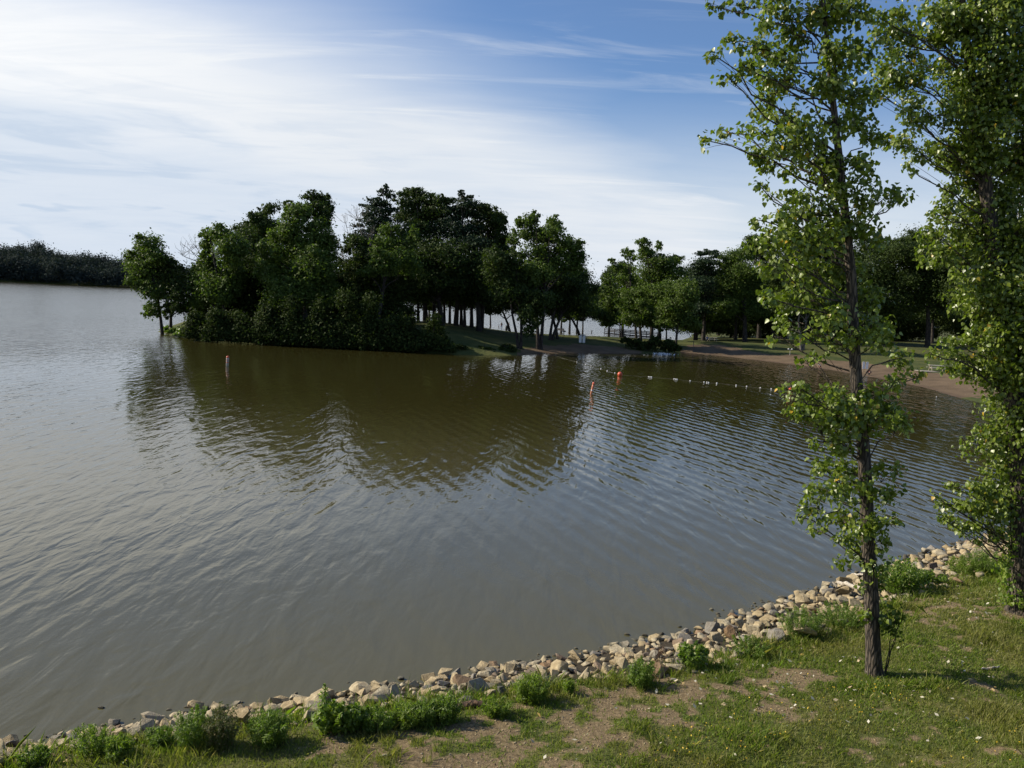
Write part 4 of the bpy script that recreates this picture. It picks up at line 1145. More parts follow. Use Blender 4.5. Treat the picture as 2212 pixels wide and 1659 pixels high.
# slender sparse tree at the right edge behind the stout poplar
def slender():
    Y = 31.0
    g = bare_tree('birch_tree', 'slender half bare tree at the right edge behind the stout poplar', [[(2235, 1240), (2215, 800), (2205, 560), (2195, 480), (2185, 400)], [(2200, 500), (2206, 400), (2209, 300), (2211, 250)], [(2207, 560), (2220, 470), (2225, 380)]], Y, (2235, 1240), 16, 0.07, None, 0.28, 'bark_pale')
    o = np.array(g.location)
    C, Rd = lobes_world([(2195, 360, 14, 60), (2205, 460, 18, 50), (2215, 300, 18, 40), (2200, 560, 20, 40), (2225, 620, 30, 60)], TD, Y, 0.08)
    P, Nn = cloud_leaves(C, Rd, [110, 120, 90, 130, 200], 0.07, clump=0.4, per=10)
    V, F = hang_leaves(P - o, Nn, 0.07 * rng.uniform(0.6, 1.2, len(P)))
    link('crown', npmesh('crown', V, F), g, [M['green_leaf']])
slender()

# sapling shoot at the foot of the slim poplar, vine on the stout one
def sapling():
    Y = b1[1] - 0.05
    a = drop(1912, 1455)
    g = empty('poplar_sapling', tuple(a), 'thin leafy shoot growing at the foot of the slim poplar', 'sapling')
    tb = Tubes()
    L = []
    for top in [(1932, 1380), (1926, 1370), (1945, 1345)]:
        e = aty(*top, Y); tb.add(bez(a, e, 0.02, 6, 0.01) - a, np.linspace(0.014, 0.006, 6), 6)
    C, Rd = lobes_world([(1930, 1365, 22, 18), (1948, 1340, 18, 16), (1920, 1345, 16, 14), (1936, 1320, 22, 14)], TD, Y, 0.03)
    for c in C: tb.add(bez(aty(1929, 1375, Y), c, 0.02, 4) - a, np.linspace(0.008, 0.003, 4), 5)
    tb.build('stem', M['bark'], g)
    P, Nn = cloud_leaves(C, Rd, [55, 45, 40, 45], 0.07, clump=0.45, per=9)
    V, F = hang_leaves(P - a, Nn, 0.075 * rng.uniform(0.6, 1.2, len(P)))
    link('foliage', npmesh('foliage', V, F), g, [M['green_leaf']])
sapling()


def vine():
    Y = b2[1] - 0.25
    a = drop(2178, 1318)
    g = empty('vine', tuple(a), 'yellow green vine climbing the left side of the stout poplar trunk', 'vine')
    tb = Tubes()
    path = [(2178, 1318), (2182, 1270), (2176, 1225), (2184, 1180), (2182, 1120)]
    P = np.array([aty(x, y, Y + 0.06) for x, y in path]); P[0] = a
    tb.add(P - a, np.linspace(0.02, 0.008, 5), 6)
    tb.build('stem', M['bark'], g)
    C, Rd = lobes_world([(2176, 1295, 14, 18), (2172, 1255, 18, 22), (2166, 1225, 18, 18), (2180, 1200, 14, 20), (2184, 1160, 12, 24), (2196, 1290, 12, 16), (2210, 1305, 14, 12)], TD, Y, 0.02)
    P, Nn = cloud_leaves(C, Rd, [60, 80, 70, 60, 60, 30, 40], 0.06, clump=0.5, per=8)
    V, F = hang_leaves(P - a, Nn, 0.085 * rng.uniform(0.6, 1.2, len(P)))
    link('foliage', npmesh('foliage', V, F), g, [M['weed_bright']])
vine()

# ------------------------------------------------------------------ riprap
def rock_mesh(k):
    r = np.random.default_rng(100 + k)
    bm = bmesh.new()
    n = 11 + k % 5
    sx, sy, sz = 1.0, r.uniform(0.6, 0.88), r.uniform(0.36, 0.62)
    for _ in range(n):
        v = r.uniform(-1, 1, 3)
        v = v / (np.sum(np.abs(v) ** 3.2) ** (1 / 3.2)) * r.uniform(0.88, 1.0)
        bm.verts.new((v[0] * 0.5 * sx, v[1] * 0.5 * sy, v[2] * 0.5 * sz))
    res = bmesh.ops.convex_hull(bm, input=bm.verts)
    bmesh.ops.delete(bm, geom=[v for v in bm.verts if not v.link_faces], context='VERTS')
    bmesh.ops.dissolve_limit(bm, angle_limit=math.radians(9), verts=bm.verts, edges=bm.edges)
    bmesh.ops.bevel(bm, geom=list(bm.edges), offset=0.016, segments=1, affect='EDGES', profile=0.6, clamp_overlap=True)
    bmesh.ops.triangulate(bm, faces=bm.faces)
    me = bpy.data.meshes.new('riprap_rock')
    bm.to_mesh(me); bm.free()
    me.materials.append(M['rock'])
    return me


def rocks():
    ms = [rock_mesh(k) for k in range(16)]
    pts = []
    seg = [np.array(p) for p in SHORE[1:18]]
    L = []
    for a, b in zip(seg[:-1], seg[1:]):
        d = b - a; ln = np.linalg.norm(d)
        nrm = np.array([d[1], -d[0]]) / ln          # inland is to the right of the walk
        L.append((a, d / ln, ln, nrm))
    cand = []
    for a, d, ln, nrm in L:
        k = int(ln * 130)
        u = rng.uniform(0, ln, k); v = rng.uniform(-0.35, 3.35, k)
        p = a + d * u[:, None] + nrm * v[:, None]
        cand.append(np.column_stack([p, v]))
    cand = np.concatenate(cand)
    dd = cand[:, 1] * FW[1]
    px = CX + FPX * cand[:, 0] / np.maximum(cand[:, 1], 1)
    ok = (cand[:, 1] > 8) & (px > -260) & (px < 2420) & (cand[:, 1] < 38)
    cand = cand[ok]
    width = band(cand[:, 0]) * rng.uniform(0.9, 1.12, len(cand))
    cand = cand[cand[:, 2] < width]
    rng.shuffle(cand)
    placed, size = [], []
    for x, y, v in cand:
        s = float(np.clip(rng.lognormal(-1.16, 0.34), 0.16, 0.56))
        if v < 0.15: s *= 0.85
        ok = True
        for (q, r) in zip(placed, size):
            if abs(q[0] - x) < 0.7 and abs(q[1] - y) < 0.7 and (q[0] - x) ** 2 + (q[1] - y) ** 2 < (0.33 * (s + r)) ** 2:
                ok = False; break
        if ok: placed.append((x, y, v)); size.append(s)
        if len(placed) > 2400: break
    placed, size = np.array(placed), np.array(size)
    big = size / np.linalg.norm(placed[:, :2], axis=1)
    vis = (CX + FPX * placed[:, 0] / placed[:, 1] > -20) & (CX + FPX * placed[:, 0] / placed[:, 1] < 2240)
    order = np.argsort(-(big * vis))
    hh = height(placed[:, 0], placed[:, 1])
    V, F, n = [], [], 0
    stalk_x, pop_x = onz(698, 1560, .6)[0], b1[0] + 1.0
    for rank, i in enumerate(order):
        x, y, v = placed[i]; s = size[i]
        z = max(hh[i], -0.12) + s * rng.uniform(0.02, 0.36)
        rot = (rng.normal() * 0.3, rng.normal() * 0.3, rng.uniform(0, 6.28))
        me = ms[rng.integers(len(ms))]
        if rank < 300:
            o = bpy.data.objects.new('riprap_rock', me)
            COL.objects.link(o)
            o.location = (x, y, z); o.rotation_euler = rot; o.scale = (s, s, s)
            where = 'at the water' if v < 0.4 else ('in mid bank' if v < 1.5 else 'beside the grass')
            sec = 'left of the tall stalk weed' if x < stalk_x else ('between tall stalk weed and slim poplar' if x < pop_x else 'right of the slim poplar')
            tag(o, f'angular shore rock {where}, {sec}', 'rock', 'rocks of the stone bank')
        else:
            from mathutils import Euler
            R = np.array(Euler(rot).to_matrix())
            co = np.empty(len(me.vertices) * 3, np.float32); me.vertices.foreach_get('co', co)
            co = co.reshape(-1, 3) @ R.T * s + np.array([x, y, z])
            f = np.array([p.vertices[:] for p in me.polygons])
            V.append(co); F.append(f + n); n += len(co)
    # small chinking stones
    for _ in range(1400):
        i = rng.integers(len(placed)); x, y = placed[i][:2] + rng.normal(size=2) * 0.25
        me = ms[rng.integers(len(ms))]; s = rng.uniform(0.07, 0.17)
        co = np.empty(len(me.vertices) * 3, np.float32); me.vertices.foreach_get('co', co)
        co = co.reshape(-1, 3) * s + np.array([x, y, max(hz(x, y), -0.02) + s * 0.2])
        f = np.array([p.vertices[:] for p in me.polygons])
        V.append(co); F.append(f + n); n += len(co)
    me = npmesh('riprap', np.concatenate(V), np.concatenate(F))
    tag(link('riprap', me, None, [M['rock']]), 'smaller tan and grey stones filling the bank along the water', 'rocks', kind='stuff')
rocks()


# ------------------------------------------------------------------ grass, weeds, litter
def in_view(x, y, m=1.5):
    px = CX + FPX * x / np.maximum(y, 1)
    return (px > -60 - 120 * m) & (px < 2270 + 120 * m) & (y > 10.2)


def grass():
    n = 900000
    x = rng.uniform(-12, 22, n); y = rng.uniform(10.2, 33, n)
    sd = sdist(x, y)
    so = soil_at(x, y)
    edge = sstep(sd / band(x), 0.88, 1.06)
    dens = edge * (1 - 0.97 * sstep(so, 0.25, 0.6)) * np.clip(1.25 - (y - 12) / 30, 0.4, 1) * (0.45 + 0.8 * vnoise(x, y, 2.2))
    k = (rng.random(n) < dens) & in_view(x, y, 1.0)
    x, y, sd = x[k], y[k], sd[k]
    n = len(x)
    z = height(x, y, sd)
    tall = vnoise(x + 9, y, 0.9, 3)
    lush = sstep(sd / band(x), 1.45, 0.9) + sstep(tall, 0.55, 0.75)
    hgt = rng.uniform(0.035, 0.085, n) * (0.8 + 1.5 * lush) * (1 + 0.9 * (rng.random(n) < 0.04))
    a = rng.uniform(0, 6.28, n)
    w = rng.uniform(0.0045, 0.009, n) * (1 + (y - 12) / 18)
    lean = rng.normal(size=(n, 2)) * (hgt * 0.55)[:, None]
    dx, dy = np.cos(a) * w, np.sin(a) * w
    V = np.stack([np.stack([x - dx, y - dy, z - 0.01], 1), np.stack([x + dx, y + dy, z - 0.01], 1),
                  np.stack([x + lean[:, 0] * .45 + dx * .6, y + lean[:, 1] * .45 + dy * .6, z + hgt * .6], 1), np.stack([x + lean[:, 0], y + lean[:, 1], z + hgt], 1),
                  np.stack([x + lean[:, 0] * .45 - dx * .6, y + lean[:, 1] * .45 - dy * .6, z + hgt * .6], 1)], 1).reshape(-1, 3)
    F = np.arange(n * 5).reshape(n, 5)
    tag(link('grass', npmesh('grass', V, F), None, [M['grass']]), 'short patchy green grass on the near bank', 'grass', kind='stuff')


grass()


def scatter_flat(name, n, size, matn, label, cat, dens_fn, lift=0.02, tall=None):
    x = rng.uniform(-11, 20, n); y = rng.uniform(10.3, 32, n)
    sd = sdist(x, y)
    k = (rng.random(n) < dens_fn(x, y, sd)) & in_view(x, y, 0.8) & (sd > band(x) * 0.98)
    x, y, sd = x[k], y[k], sd[k]
    z = height(x, y, sd) + (lift if tall is None else rng.uniform(tall[0], tall[1], len(x)))
    C = np.stack([x, y, z], 1)
    Nn = unit(rng.normal(size=(len(x), 3)) * 0.45 + np.array([0, 0, 1.0]))
    V, F = card_leaves(C, Nn, size * rng.uniform(0.5, 1.3, len(x)), 0.8)
    tag(link(name, npmesh(name, V, F), None, [M[matn]]), label, cat, kind='stuff')


lc = [onz(px, py, 1.0)[:2] for px, py in [(1760, 1430), (1600, 1440), (1650, 1500), (2080, 1440), (2090, 1310), (1850, 1500), (2150, 1310)]]
def litter_d(x, y, sd):
    v = np.zeros_like(x) + 0.06
    for c in lc: v += 0.5 * np.exp(-((x - c[0]) ** 2 + (y - c[1]) ** 2) / 1.6)
    return v
scatter_flat('leaf_litter', 9000, 0.042, 'pale_leaf', 'pale dry leaves scattered over the grass', 'fallen leaves', litter_d, 0.05)
fc = [onz(px, py, 1.05)[:2] for px, py in [(1840, 1510), (1900, 1505), (1690, 1545), (1480, 1600), (1550, 1600), (1450, 1640), (1780, 1560), (2000, 1640), (2160, 1640), (1650, 1600)]]
def flower_d(x, y, sd):
    v = np.zeros_like(x)
    for c in fc: v += 0.7 * np.exp(-((x - c[0]) ** 2 + (y - c[1]) ** 2) / 0.35)
    return v
scatter_flat('wildflowers', 26000, 0.016, 'yellow_petal', 'tiny yellow wildflowers standing in the grass', 'flowers', flower_d, tall=(0.08, 0.2))
scatter_flat('clover', 30000, 0.016, 'weed_leaf', 'low clover and broad leaved herbs among the grass', 'ground cover', lambda x, y, sd: 0.9 * sstep(vnoise(x + 3, y + 8, 0.7, 3), 0.5, 0.7) + flower_d(x, y, sd) * 0.6 + 0.8 * sstep(sd / band(x), 1.45, 1.05), tall=(0.03, 0.14))


def tall_grass():
    n = 60000
    x = rng.uniform(-11, 20, n); y = rng.uniform(10.3, 32, n)
    sd = sdist(x, y); b = sd / band(x)
    d = np.exp(-((b - 1.05) / 0.22) ** 2) * sstep(vnoise(x, y, 1.4, 3), 0.38, 0.62) + 0.06 * sstep(b, 1.3, 1.8) * sstep(vnoise(x + 30, y, 0.9, 3), 0.52, 0.7) + 0.10 * np.exp(-((b - 0.6) / 0.3) ** 2) * sstep(vnoise(x + 5, y, 2.2, 2), 0.58, 0.7)
    k = (rng.random(n) < d * 0.9) & in_view(x, y, 0.8) & (sd > 0.3)
    x, y, sd = x[k], y[k], sd[k]; n = len(x)
    z = height(x, y, sd)
    h = rng.uniform(0.10, 0.34, n); a = rng.uniform(0, 6.28, n); w = rng.uniform(0.0035, 0.006, n)
    L = rng.normal(size=(n, 2)) * (h * 0.4)[:, None]
    dx, dy = np.cos(a) * w, np.sin(a) * w
    V = np.stack([np.stack([x - dx, y - dy, z - 0.02], 1), np.stack([x + dx, y + dy, z - 0.02], 1),
                  np.stack([x + L[:, 0] * .4 + dx * .7, y + L[:, 1] * .4 + dy * .7, z + h * .62], 1), np.stack([x + L[:, 0], y + L[:, 1], z + h], 1),
                  np.stack([x + L[:, 0] * .4 - dx * .7, y + L[:, 1] * .4 - dy * .7, z + h * .62], 1)], 1).reshape(-1, 3)
    tag(link('tall_grass', npmesh('tall_grass', V, np.arange(n * 5).reshape(n, 5)), None, [M['weed_leaf']]), 'longer unmown grass along the upper edge of the stones', 'grass', kind='stuff')
tall_grass()


def gravel():
    n = 30000
    x = rng.uniform(-9, 18, n); y = rng.uniform(10.4, 26, n)
    k = (rng.random(n) < sstep(soil_at(x, y), 0.2, 0.6)) & in_view(x, y, 0.6) & (sdist(x, y) > band(x))
    x, y = x[k], y[k]
    z = height(x, y)
    s = rng.uniform(0.007, 0.022, len(x))
    oc = np.array([(1, 0, 0), (0, 1, 0), (-1, 0, 0), (0, -1, 0), (0, 0, .7), (0, 0, -.7)])
    V = (np.stack([x, y, z + s * 0.2], 1)[:, None] + (oc[None] * (1 + rng.normal(size=(len(x), 6, 1)) * 0.25)) * s[:, None, None]).reshape(-1, 3)
    f = np.array([(0, 1, 4), (1, 2, 4), (2, 3, 4), (3, 0, 4), (1, 0, 5), (2, 1, 5), (3, 2, 5), (0, 3, 5)])
    F = (np.arange(len(x))[:, None, None] * 6 + f[None]).reshape(-1, 3)
    tag(link('gravel', npmesh('gravel', V, F), None, [M['rock']]), 'fine gravel lying on the bare soil patches', 'gravel', kind='stuff')
gravel()


def weed(name, label, base, hpx, wpx, kind, mname, dens=1.0):
    p = drop(*base)
    Y = p[1]
    h, w = 1.12 * hpx * Y / FPX, 1.3 * wpx * Y / FPX
    g = empty(name, tuple(p), label, 'plant', 'weeds along the stone bank')
    tb = Tubes(); P, Nn, S = [], [], []
    ns = {'fern': 34, 'bush': 26, 'grass': 40, 'stalk': 1}[kind]
    if kind == 'stalk':
        e = np.array([0.02, 0, h]); tb.add(bez((0, 0, -.05), e, 0, 6, 0.006), np.linspace(0.02, 0.006, 6), 7)
        zz = np.linspace(0.12 * h, h, 210)
        wid = np.interp(zz / h, [0, .3, .6, .8, 1.0], [0.5, .55, .42, .2, .08]) * w
        a = rng.uniform(0, 6.28, len(zz))
        P = np.stack([np.cos(a) * wid * rng.uniform(.2, 1, len(zz)), np.sin(a) * wid * rng.uniform(.2, 1, len(zz)), zz], 1)
        Nn = unit(np.stack([np.cos(a), np.sin(a), np.full(len(zz), .8)], 1) + rng.normal(size=(len(zz), 3)) * .4)
        S = np.interp(zz / h, [0, .5, 1], [.075, .055, .022]) * rng.uniform(.7, 1.2, len(zz))
    else:
        for i in range(int(ns * dens)):
            a, r = rng.uniform(0, 6.28), math.sqrt(rng.random())
            b = np.array([math.cos(a) * r * w * .25, math.sin(a) * r * w * .25, -.03])
            e = np.array([math.cos(a) * r * w * .52 + rng.normal() * .02, math.sin(a) * r * w * .52, h * (1.05 - .4 * r * r) * rng.uniform(.75, 1.05)])
            L = bez(b, e, 0.05 * h, 6, 0.012)
            tb.add(L, np.linspace(0.006, 0.002, 6), 4)
            m = {'fern': 80, 'bush': 44, 'grass': 36}[kind]
            t = rng.uniform(.12, 1.03, m) * 5
            q = np.stack([np.interp(t, np.arange(6), L[:, c]) for c in range(3)], 1)
            q += rng.normal(size=(m, 3)) * (0.035 if kind == 'fern' else 0.045) * (1.15 - t / 6)[:, None] * (h / .5)
            P.append(q); Nn.append(unit(rng.normal(size=(m, 3)) * .8 + [0, 0, .6] + unit(e) * .3)); S.append({'fern': .024, 'bush': .045, 'grass': .055}[kind] * rng.uniform(.5, 1.3, m))
        P, Nn, S = np.concatenate(P), np.concatenate(Nn), np.concatenate(S)
    tb.build('stem', M['weed_leaf'], g)
    V, F = card_leaves(P, Nn, S, {'fern': .38, 'bush': .6, 'grass': .17, 'stalk': .6}[kind])
    link('foliage', npmesh('foliage', V, F), g, [M[mname]])
    return g


weed('weed', 'small feathery weed at the bottom left corner among the rocks', (69, 1655), 40, 55, 'fern', 'weed_leaf')
weed('weed', 'bright feathery weed left of the yellowish weed, near the left corner', (194, 1632), 62, 75, 'fern', 'weed_bright', 1.2)
weed('weed', 'yellow green spiky weed between two feathery weeds', (253, 1640), 45, 60, 'grass', 'weed_bright', 1.2)
weed('weed', 'low grassy weed beside small rocks left of the big feathery pair', (347, 1616), 40, 50, 'grass', 'weed_leaf')
weed('weed', 'tall feathery green weed beside the brown topped weed', (415, 1616), 84, 70, 'fern', 'weed_leaf', 1.5)
weed('weed', 'brown topped bushy weed standing before the water', (478, 1612), 82, 72, 'fern', 'weed_brown', 1.5)
weed('weed', 'grassy weed before the flat rocks left of the tall stalk', (582, 1612), 70, 72, 'grass', 'weed_leaf', 1.6)
weed('goosefoot', 'tall single stalk weed with large yellow green leaves', (698, 1578), 98, 44, 'stalk', 'weed_bright')
weed('weed', 'round bush of leaves at the foot of the tall stalk weed', (720, 1582), 58, 70, 'bush', 'weed_bright', 1.3)
weed('weed', 'leafy weed second right of the tall stalk weed', (770, 1580), 50, 60, 'bush', 'weed_leaf', 1.2)
weed('weed', 'leafy weed third right of the tall stalk weed', (820, 1578), 48, 60, 'fern', 'weed_leaf', 1.4)
weed('weed', 'spiky weed in the middle of the weed row below the rocks', (872, 1574), 46, 58, 'grass', 'weed_bright', 1.2)
weed('weed', 'upright grassy weed left of the highest weed of the row', (920, 1570), 52, 50, 'grass', 'weed_leaf', 1.3)
weed('weed', 'highest weed at the right end of the weed row', (964, 1566), 62, 50, 'fern', 'weed_leaf', 1.5)
weed('weed', 'low weed right of the rotten brown log', (1072, 1548), 34, 55, 'grass', 'weed_bright')
weed('weed', 'tall grassy weed in front of pale rocks at the middle of the bank', (1147, 1520), 60, 62, 'grass', 'weed_bright', 1.6)
weed('weed', 'little upright weed growing between rocks right of the tall grassy weed', (1228, 1500), 32, 22, 'grass', 'weed_bright', 0.5)
weed('weed', 'dense green weed below the rocks left of the reddish dry stems', (1388, 1486), 56, 56, 'fern', 'weed_leaf', 1.6)
weed('weed', 'weed at the grass edge right of the reddish dry stems', (1495, 1446), 52, 56, 'bush', 'weed_leaf', 1.3)
weed('weed', 'broad low weed on the grass edge below pale rocks', (1618, 1416), 34, 80, 'fern', 'weed_leaf', 1.4)
weed('weed', 'large feathery weed covering the rocks left of the slim poplar', (1725, 1374), 62, 80, 'fern', 'weed_leaf', 2.0)
weed('weed', 'wide weed close left of the slim poplar trunk', (1815, 1354), 46, 90, 'fern', 'weed_leaf', 1.8)
weed('weed', 'leafy bush on the bank close right of the slim poplar', (1945, 1282), 70, 80, 'bush', 'weed_leaf', 2.6)
weed('weed', 'low green weed on the bank between the two poplars', (2010, 1268), 30, 60, 'bush', 'weed_leaf', 1.2)
weed('weed', 'grassy weed below the rocks left of the stout poplar', (2085, 1242), 38, 60, 'grass', 'weed_bright', 1.6)
weed('weed', 'tall grassy weed nearest the stout poplar trunk', (2128, 1240), 48, 70, 'grass', 'weed_leaf', 1.8)

def dry_stems():
    p = drop(1418, 1440)
    g = empty('dry_weed', tuple(p), 'reddish dry stems sticking up before the rocks', 'plant')
    tb = Tubes()
    for _ in range(14):
        e = np.array([rng.normal() * .13, rng.normal() * .1, rng.uniform(.25, .5)])
        tb.add(bez((rng.normal() * .04, rng.normal() * .04, -.02), e, 0.02, 5, .01), np.linspace(.007, .003, 5), 5)
        for _ in range(3):
            m = e * rng.uniform(.5, .95); tb.add(bez(m, m + rng.normal(size=3) * .05 + [0, 0, .06], 0, 3), np.linspace(.004, .002, 3), 4)
    tb.build('stem', M['rotten'], g)
dry_stems()

# driftwood and sticks
def log(name, label, a_px, b_px, r, mname, lift, z=None, flat=1.0):
    a, b = drop(*a_px), drop(*b_px)
    a[2] += lift; b[2] += lift
    c = (a + b) / 2
    g = MB()
    L = bez(a, b, 0.0, 9, 0.012) - c
    rr = np.full(9, r) * np.array([.7, .95, 1, 1.04, .98, 1.02, .95, .9, .55])
    g.tube(L, rr, 9)
    g.V[-1][:, 2] *= 1.0
    o = g.build(name, M[mname], None, True)
    o.location = c
    tag(o, label, 'wood')
    return o
log('driftwood', 'pale straight driftwood pole lying across the rocks by the slim poplar', (1806, 1283), (1860, 1301), 0.055, 'drift', 0.34)
log('driftwood', 'thin pale driftwood stick at the water edge behind the slim poplar', (1838, 1255), (1872, 1256), 0.03, 'drift', 0.2)
log('rotten_log', 'dark brown rotten log half sunk at the foot of the rocks', (984, 1534), (1050, 1528), 0.075, 'rotten', 0.04)
log('stick', 'pale curved stick lying on the bare soil at the bottom', (818, 1636), (856, 1633), 0.013, 'drift', 0.015)
log('stick', 'bleached grey twig lying in the grass at the right', (2120, 1452), (2158, 1446), 0.022, 'drift', 0.05)
log('stick', 'pale stick on the bare patch left of the stout poplar', (2052, 1290), (2070, 1296), 0.014, 'drift', 0.02)
log('stick', 'thin pale stick on the bare patch nearest the stout poplar', (2085, 1297), (2105, 1303), 0.012, 'drift', 0.02)

# ------------------------------------------------------------------ buoys and float line
def on_water(px, py): 
    p = onz(px, py, 0.0); return p
def ball_buoy(px, py, label):
    p = on_water(px, py)
    g = empty('ball_buoy', (p[0], p[1], 0.0), label, 'buoy', 'orange ball buoys on the float line')
    MB().ball((0, 0, 0.17), 0.27, 18, 12).build('ball', M['orange'], g, True)
    MB().tube([(0, 0, .41), (0, 0, .48), (0.05, 0, .51)], [.025, .025, .02], 8).build('eyelet', M['black_metal'], g, True)
ball_buoy(1339, 812, 'orange ball buoy floating clear on the swimming line')
ball_buoy(1708, 847, 'orange ball buoy half hidden by leaves left of the slim poplar')


def can_buoy(px, py, label, h, r, tilt, body, band):
    p = on_water(px, py)
    g = empty('marker_buoy', (p[0], p[1], 0.0), label, 'buoy')
    g.rotation_euler = (0.02, tilt, 0)
    MB().lathe([(r, -0.25), (r, h * .80), (r * .97, h * .82)], seg=18).build('body', M[body], g, True)
    MB().lathe([(r * 1.04, h * .80), (r * 1.06, h * .86), (r * .9, h * .95), (r * .45, h)], seg=18).build('cap', M['orange'], g, True)
    MB().lathe([(r * 1.015, h * .30), (r * 1.03, h * .31), (r * 1.03, h * .36), (r * 1.015, h * .37)], seg=18).build('lower_band', M[band], g, True)
    # open diamond mark on the side facing the shore
    mb = MB()
    for (x0, z0), (x1, z1) in [((0, .68), (.8, .56)), ((.8, .56), (0, .44)), ((0, .44), (-.8, .56)), ((-.8, .56), (0, .68))]:
        pts = []
        for t in np.linspace(0, 1, 5):
            a = (x0 + (x1 - x0) * t) * 1.0; z = (z0 + (z1 - z0) * t) * h
            pts.append((math.sin(a) * r * 1.02, -math.cos(a) * r * 1.02, z))
        mb.tube(pts, [0.014] * 5, 5)
    mb.build('mark', M['orange'], g, True)
can_buoy(491, 790, 'white can buoy with red top, alone before the wooded point', 0.95, 0.13, 0.05, 'dull_white', 'orange')
can_buoy(1277, 852, 'slim tilted orange marker buoy near the orange ball', 1.08, 0.10, 0.16, 'pale_orange', 'white_plastic')


def float_line():
    pts = [(150, 1095), (260, 1130), (380, 1165), (455, 1187), (503, 1198), (588, 1224), (643, 1241), (710, 1260), (755, 1278), (880, 1284), (1005, 1294), (1018, 1295), (1030, 1296), (1120, 1304), (1227, 1313), (1240, 1315), (1252, 1316), (1366, 1329), (1488, 1340), (1512, 1342), (1527, 1344), (1599, 1349), (1697, 1359), (1767, 1368), (1859, 1377), (1978, 1390), (2073, 1400), (2130, 1406)]
    W = [onz(1152 + .248 * x, 493.7 + .248 * y) for x, y in pts] + [onz(1708, 848), onz(1800, 853), onz(1900, 857), onz(2023, 858), onz(2060, 857)]
    W = np.array(W); W[:, 2] = 0.012
    g = empty('float_line', tuple(W[8]), 'white float line marking off the swimming area', 'float line')
    o = W[8]
    MB().tube(W - o, [0.006] * len(W), 5).build('rope', M['rope'], g, True)
    fl = None
    for i in [2, 3, 4, 5, 6, 7, 10, 11, 12, 14, 15, 16, 17, 18, 19, 20, 21, 23, 24, 25, 26, 31]:
        if fl is None:
            fl = MB().ball((0, 0, 0.03), (0.075, 0.05, 0.05), 10, 7).build('float', M['white_plastic'], g, True); f = fl
        else:
            f = fl.copy(); COL.objects.link(f); f.parent = g
        f.location = W[i] - o
        d = W[min(i + 1, len(W) - 1)] - W[i - 1]
        f.rotation_euler = (0, 0, math.atan2(d[1], d[0]))
float_line()

# ------------------------------------------------------------------ park furniture
def picnic_table(px, py, label, rz, m='table_wood'):
    p = drop(px, py)
    g = empty('picnic_table', tuple(p), label, 'picnic table', 'picnic tables around the beach', rz)
    mb = MB()
    for k in range(5): mb.box((0, (k - 2) * .15, .74), (1.83, .14, .04))
    mb.build('tabletop', M['pale_plank'], g)
    for s in (-1, 1):
        b = MB()
        for k in range(2): b.box((0, s * (.62 + k * .14), .44), (1.83, .13, .04))
        b.build('bench', M['pale_plank'], g)
    for s in (-1, 1):
        f = MB()
        f.box((s * .62, 0, .39), (.04, 1.5, .09)); f.box((s * .62, 0, .70), (.04, .7, .08))
        for q in (-1, 1):
            f.tube([(s * .655, q * .62, 0.0), (s * .655, q * .2, .72)], [.045, .045], 4)
        f.build('leg_frame', M[m], g)
    return g
picnic_table(1259, 733, 'picnic table seen end on behind the white panelled sign on the lawn', 1.3)
picnic_table(1538, 738, 'picnic table with a seated person above the sand beach', 0.15)
picnic_table(2021, 802, 'picnic table on a concrete slab at the right end of the beach', -0.1)
def slab():
    p = drop(2008, 803)
    o = MB().box((0, 0, 0.03), (2.9, 2.2, 0.08)).build('concrete_slab', simple('concrete', (0.26, 0.235, 0.195), .85, .2, 3), None)
    o.location = p
    tag(o, 'pale concrete slab under the picnic table at the right end of the beach', 'slab')
slab()


def board_sign(px, py, label, w, h, z0, rz=0.0):
    p = drop(px, py)
    g = empty('notice_sign', tuple(p), label, 'sign', 'two panelled white signs at the beach', rz)
    for s in (-1, 1):
        MB().box((s * w * .27, 0.03, (z0 + h) / 2), (.06, .06, z0 + h)).build('post', M['table_wood'], g)
        MB().box((s * w * .27, -.02, z0 + h / 2), (w * .40, .03, h)).build('panel', M['white_paint'], g)
    MB().box((0, 0.03, z0 + h * .92), (w, .04, .06)).build('crossbar', M['table_wood'], g)
board_sign(1257, 742, 'white sign of two upright panels on the shaded sand below the lawn', 1.05, 1.15, 0.12)
board_sign(1868, 803, 'white sign of two upright panels lit bright on the sand by the slim poplar', 0.85, 0.95, 0.35, 0.1)


def grill(px, py, label):
    p = drop(px, py)
    g = empty('park_grill', tuple(p), label, 'grill')
    MB().tube([(0, 0, -.1), (0, 0, .82)], [.05, .05], 8).build('post', M['black_metal'], g)
    b = MB(); b.box((0, 0, .86), (.55, .42, .05)); b.box((0, .2, .96), (.55, .03, .2)); b.box((-.26, 0, .94), (.03, .42, .16)); b.box((.26, 0, .94), (.03, .42, .16)); b.build('firebox', M['black_metal'], g)
    b = MB()
    for k in range(7): b.tube([(-.24 + k * .08, -.19, .98), (-.24 + k * .08, .19, .98)], [.008, .008], 5)
    b.build('grate', M['grey_metal'], g)
grill(1218, 728, 'black post grill standing on the lawn under the trees')


def bench(px, py, label):
    p = drop(px, py)
    g = empty('park_bench', tuple(p), label, 'bench')
    b = MB()
    for k in range(3): b.box((0, -.15 + k * .16, .45), (1.7, .14, .04))
    b.build('seat', M['table_wood'], g)
    b = MB()
    for k in range(3): b.box((0, .3, .56 + k * .15), (1.7, .04, .13))
    b.build('backrest', M['table_wood'], g)
    for s in (-1, 1):
        for yy in (-.15, .28):
            MB().tube([(s * .7, yy, 0), (s * .7, yy + (.02 if yy > 0 else 0), .45 if yy < 0 else .95)], [.03, .03], 6).build('leg', M['black_metal'], g)
bench(1211, 718, 'wooden bench facing the lake by the trunks right of the forked tree')


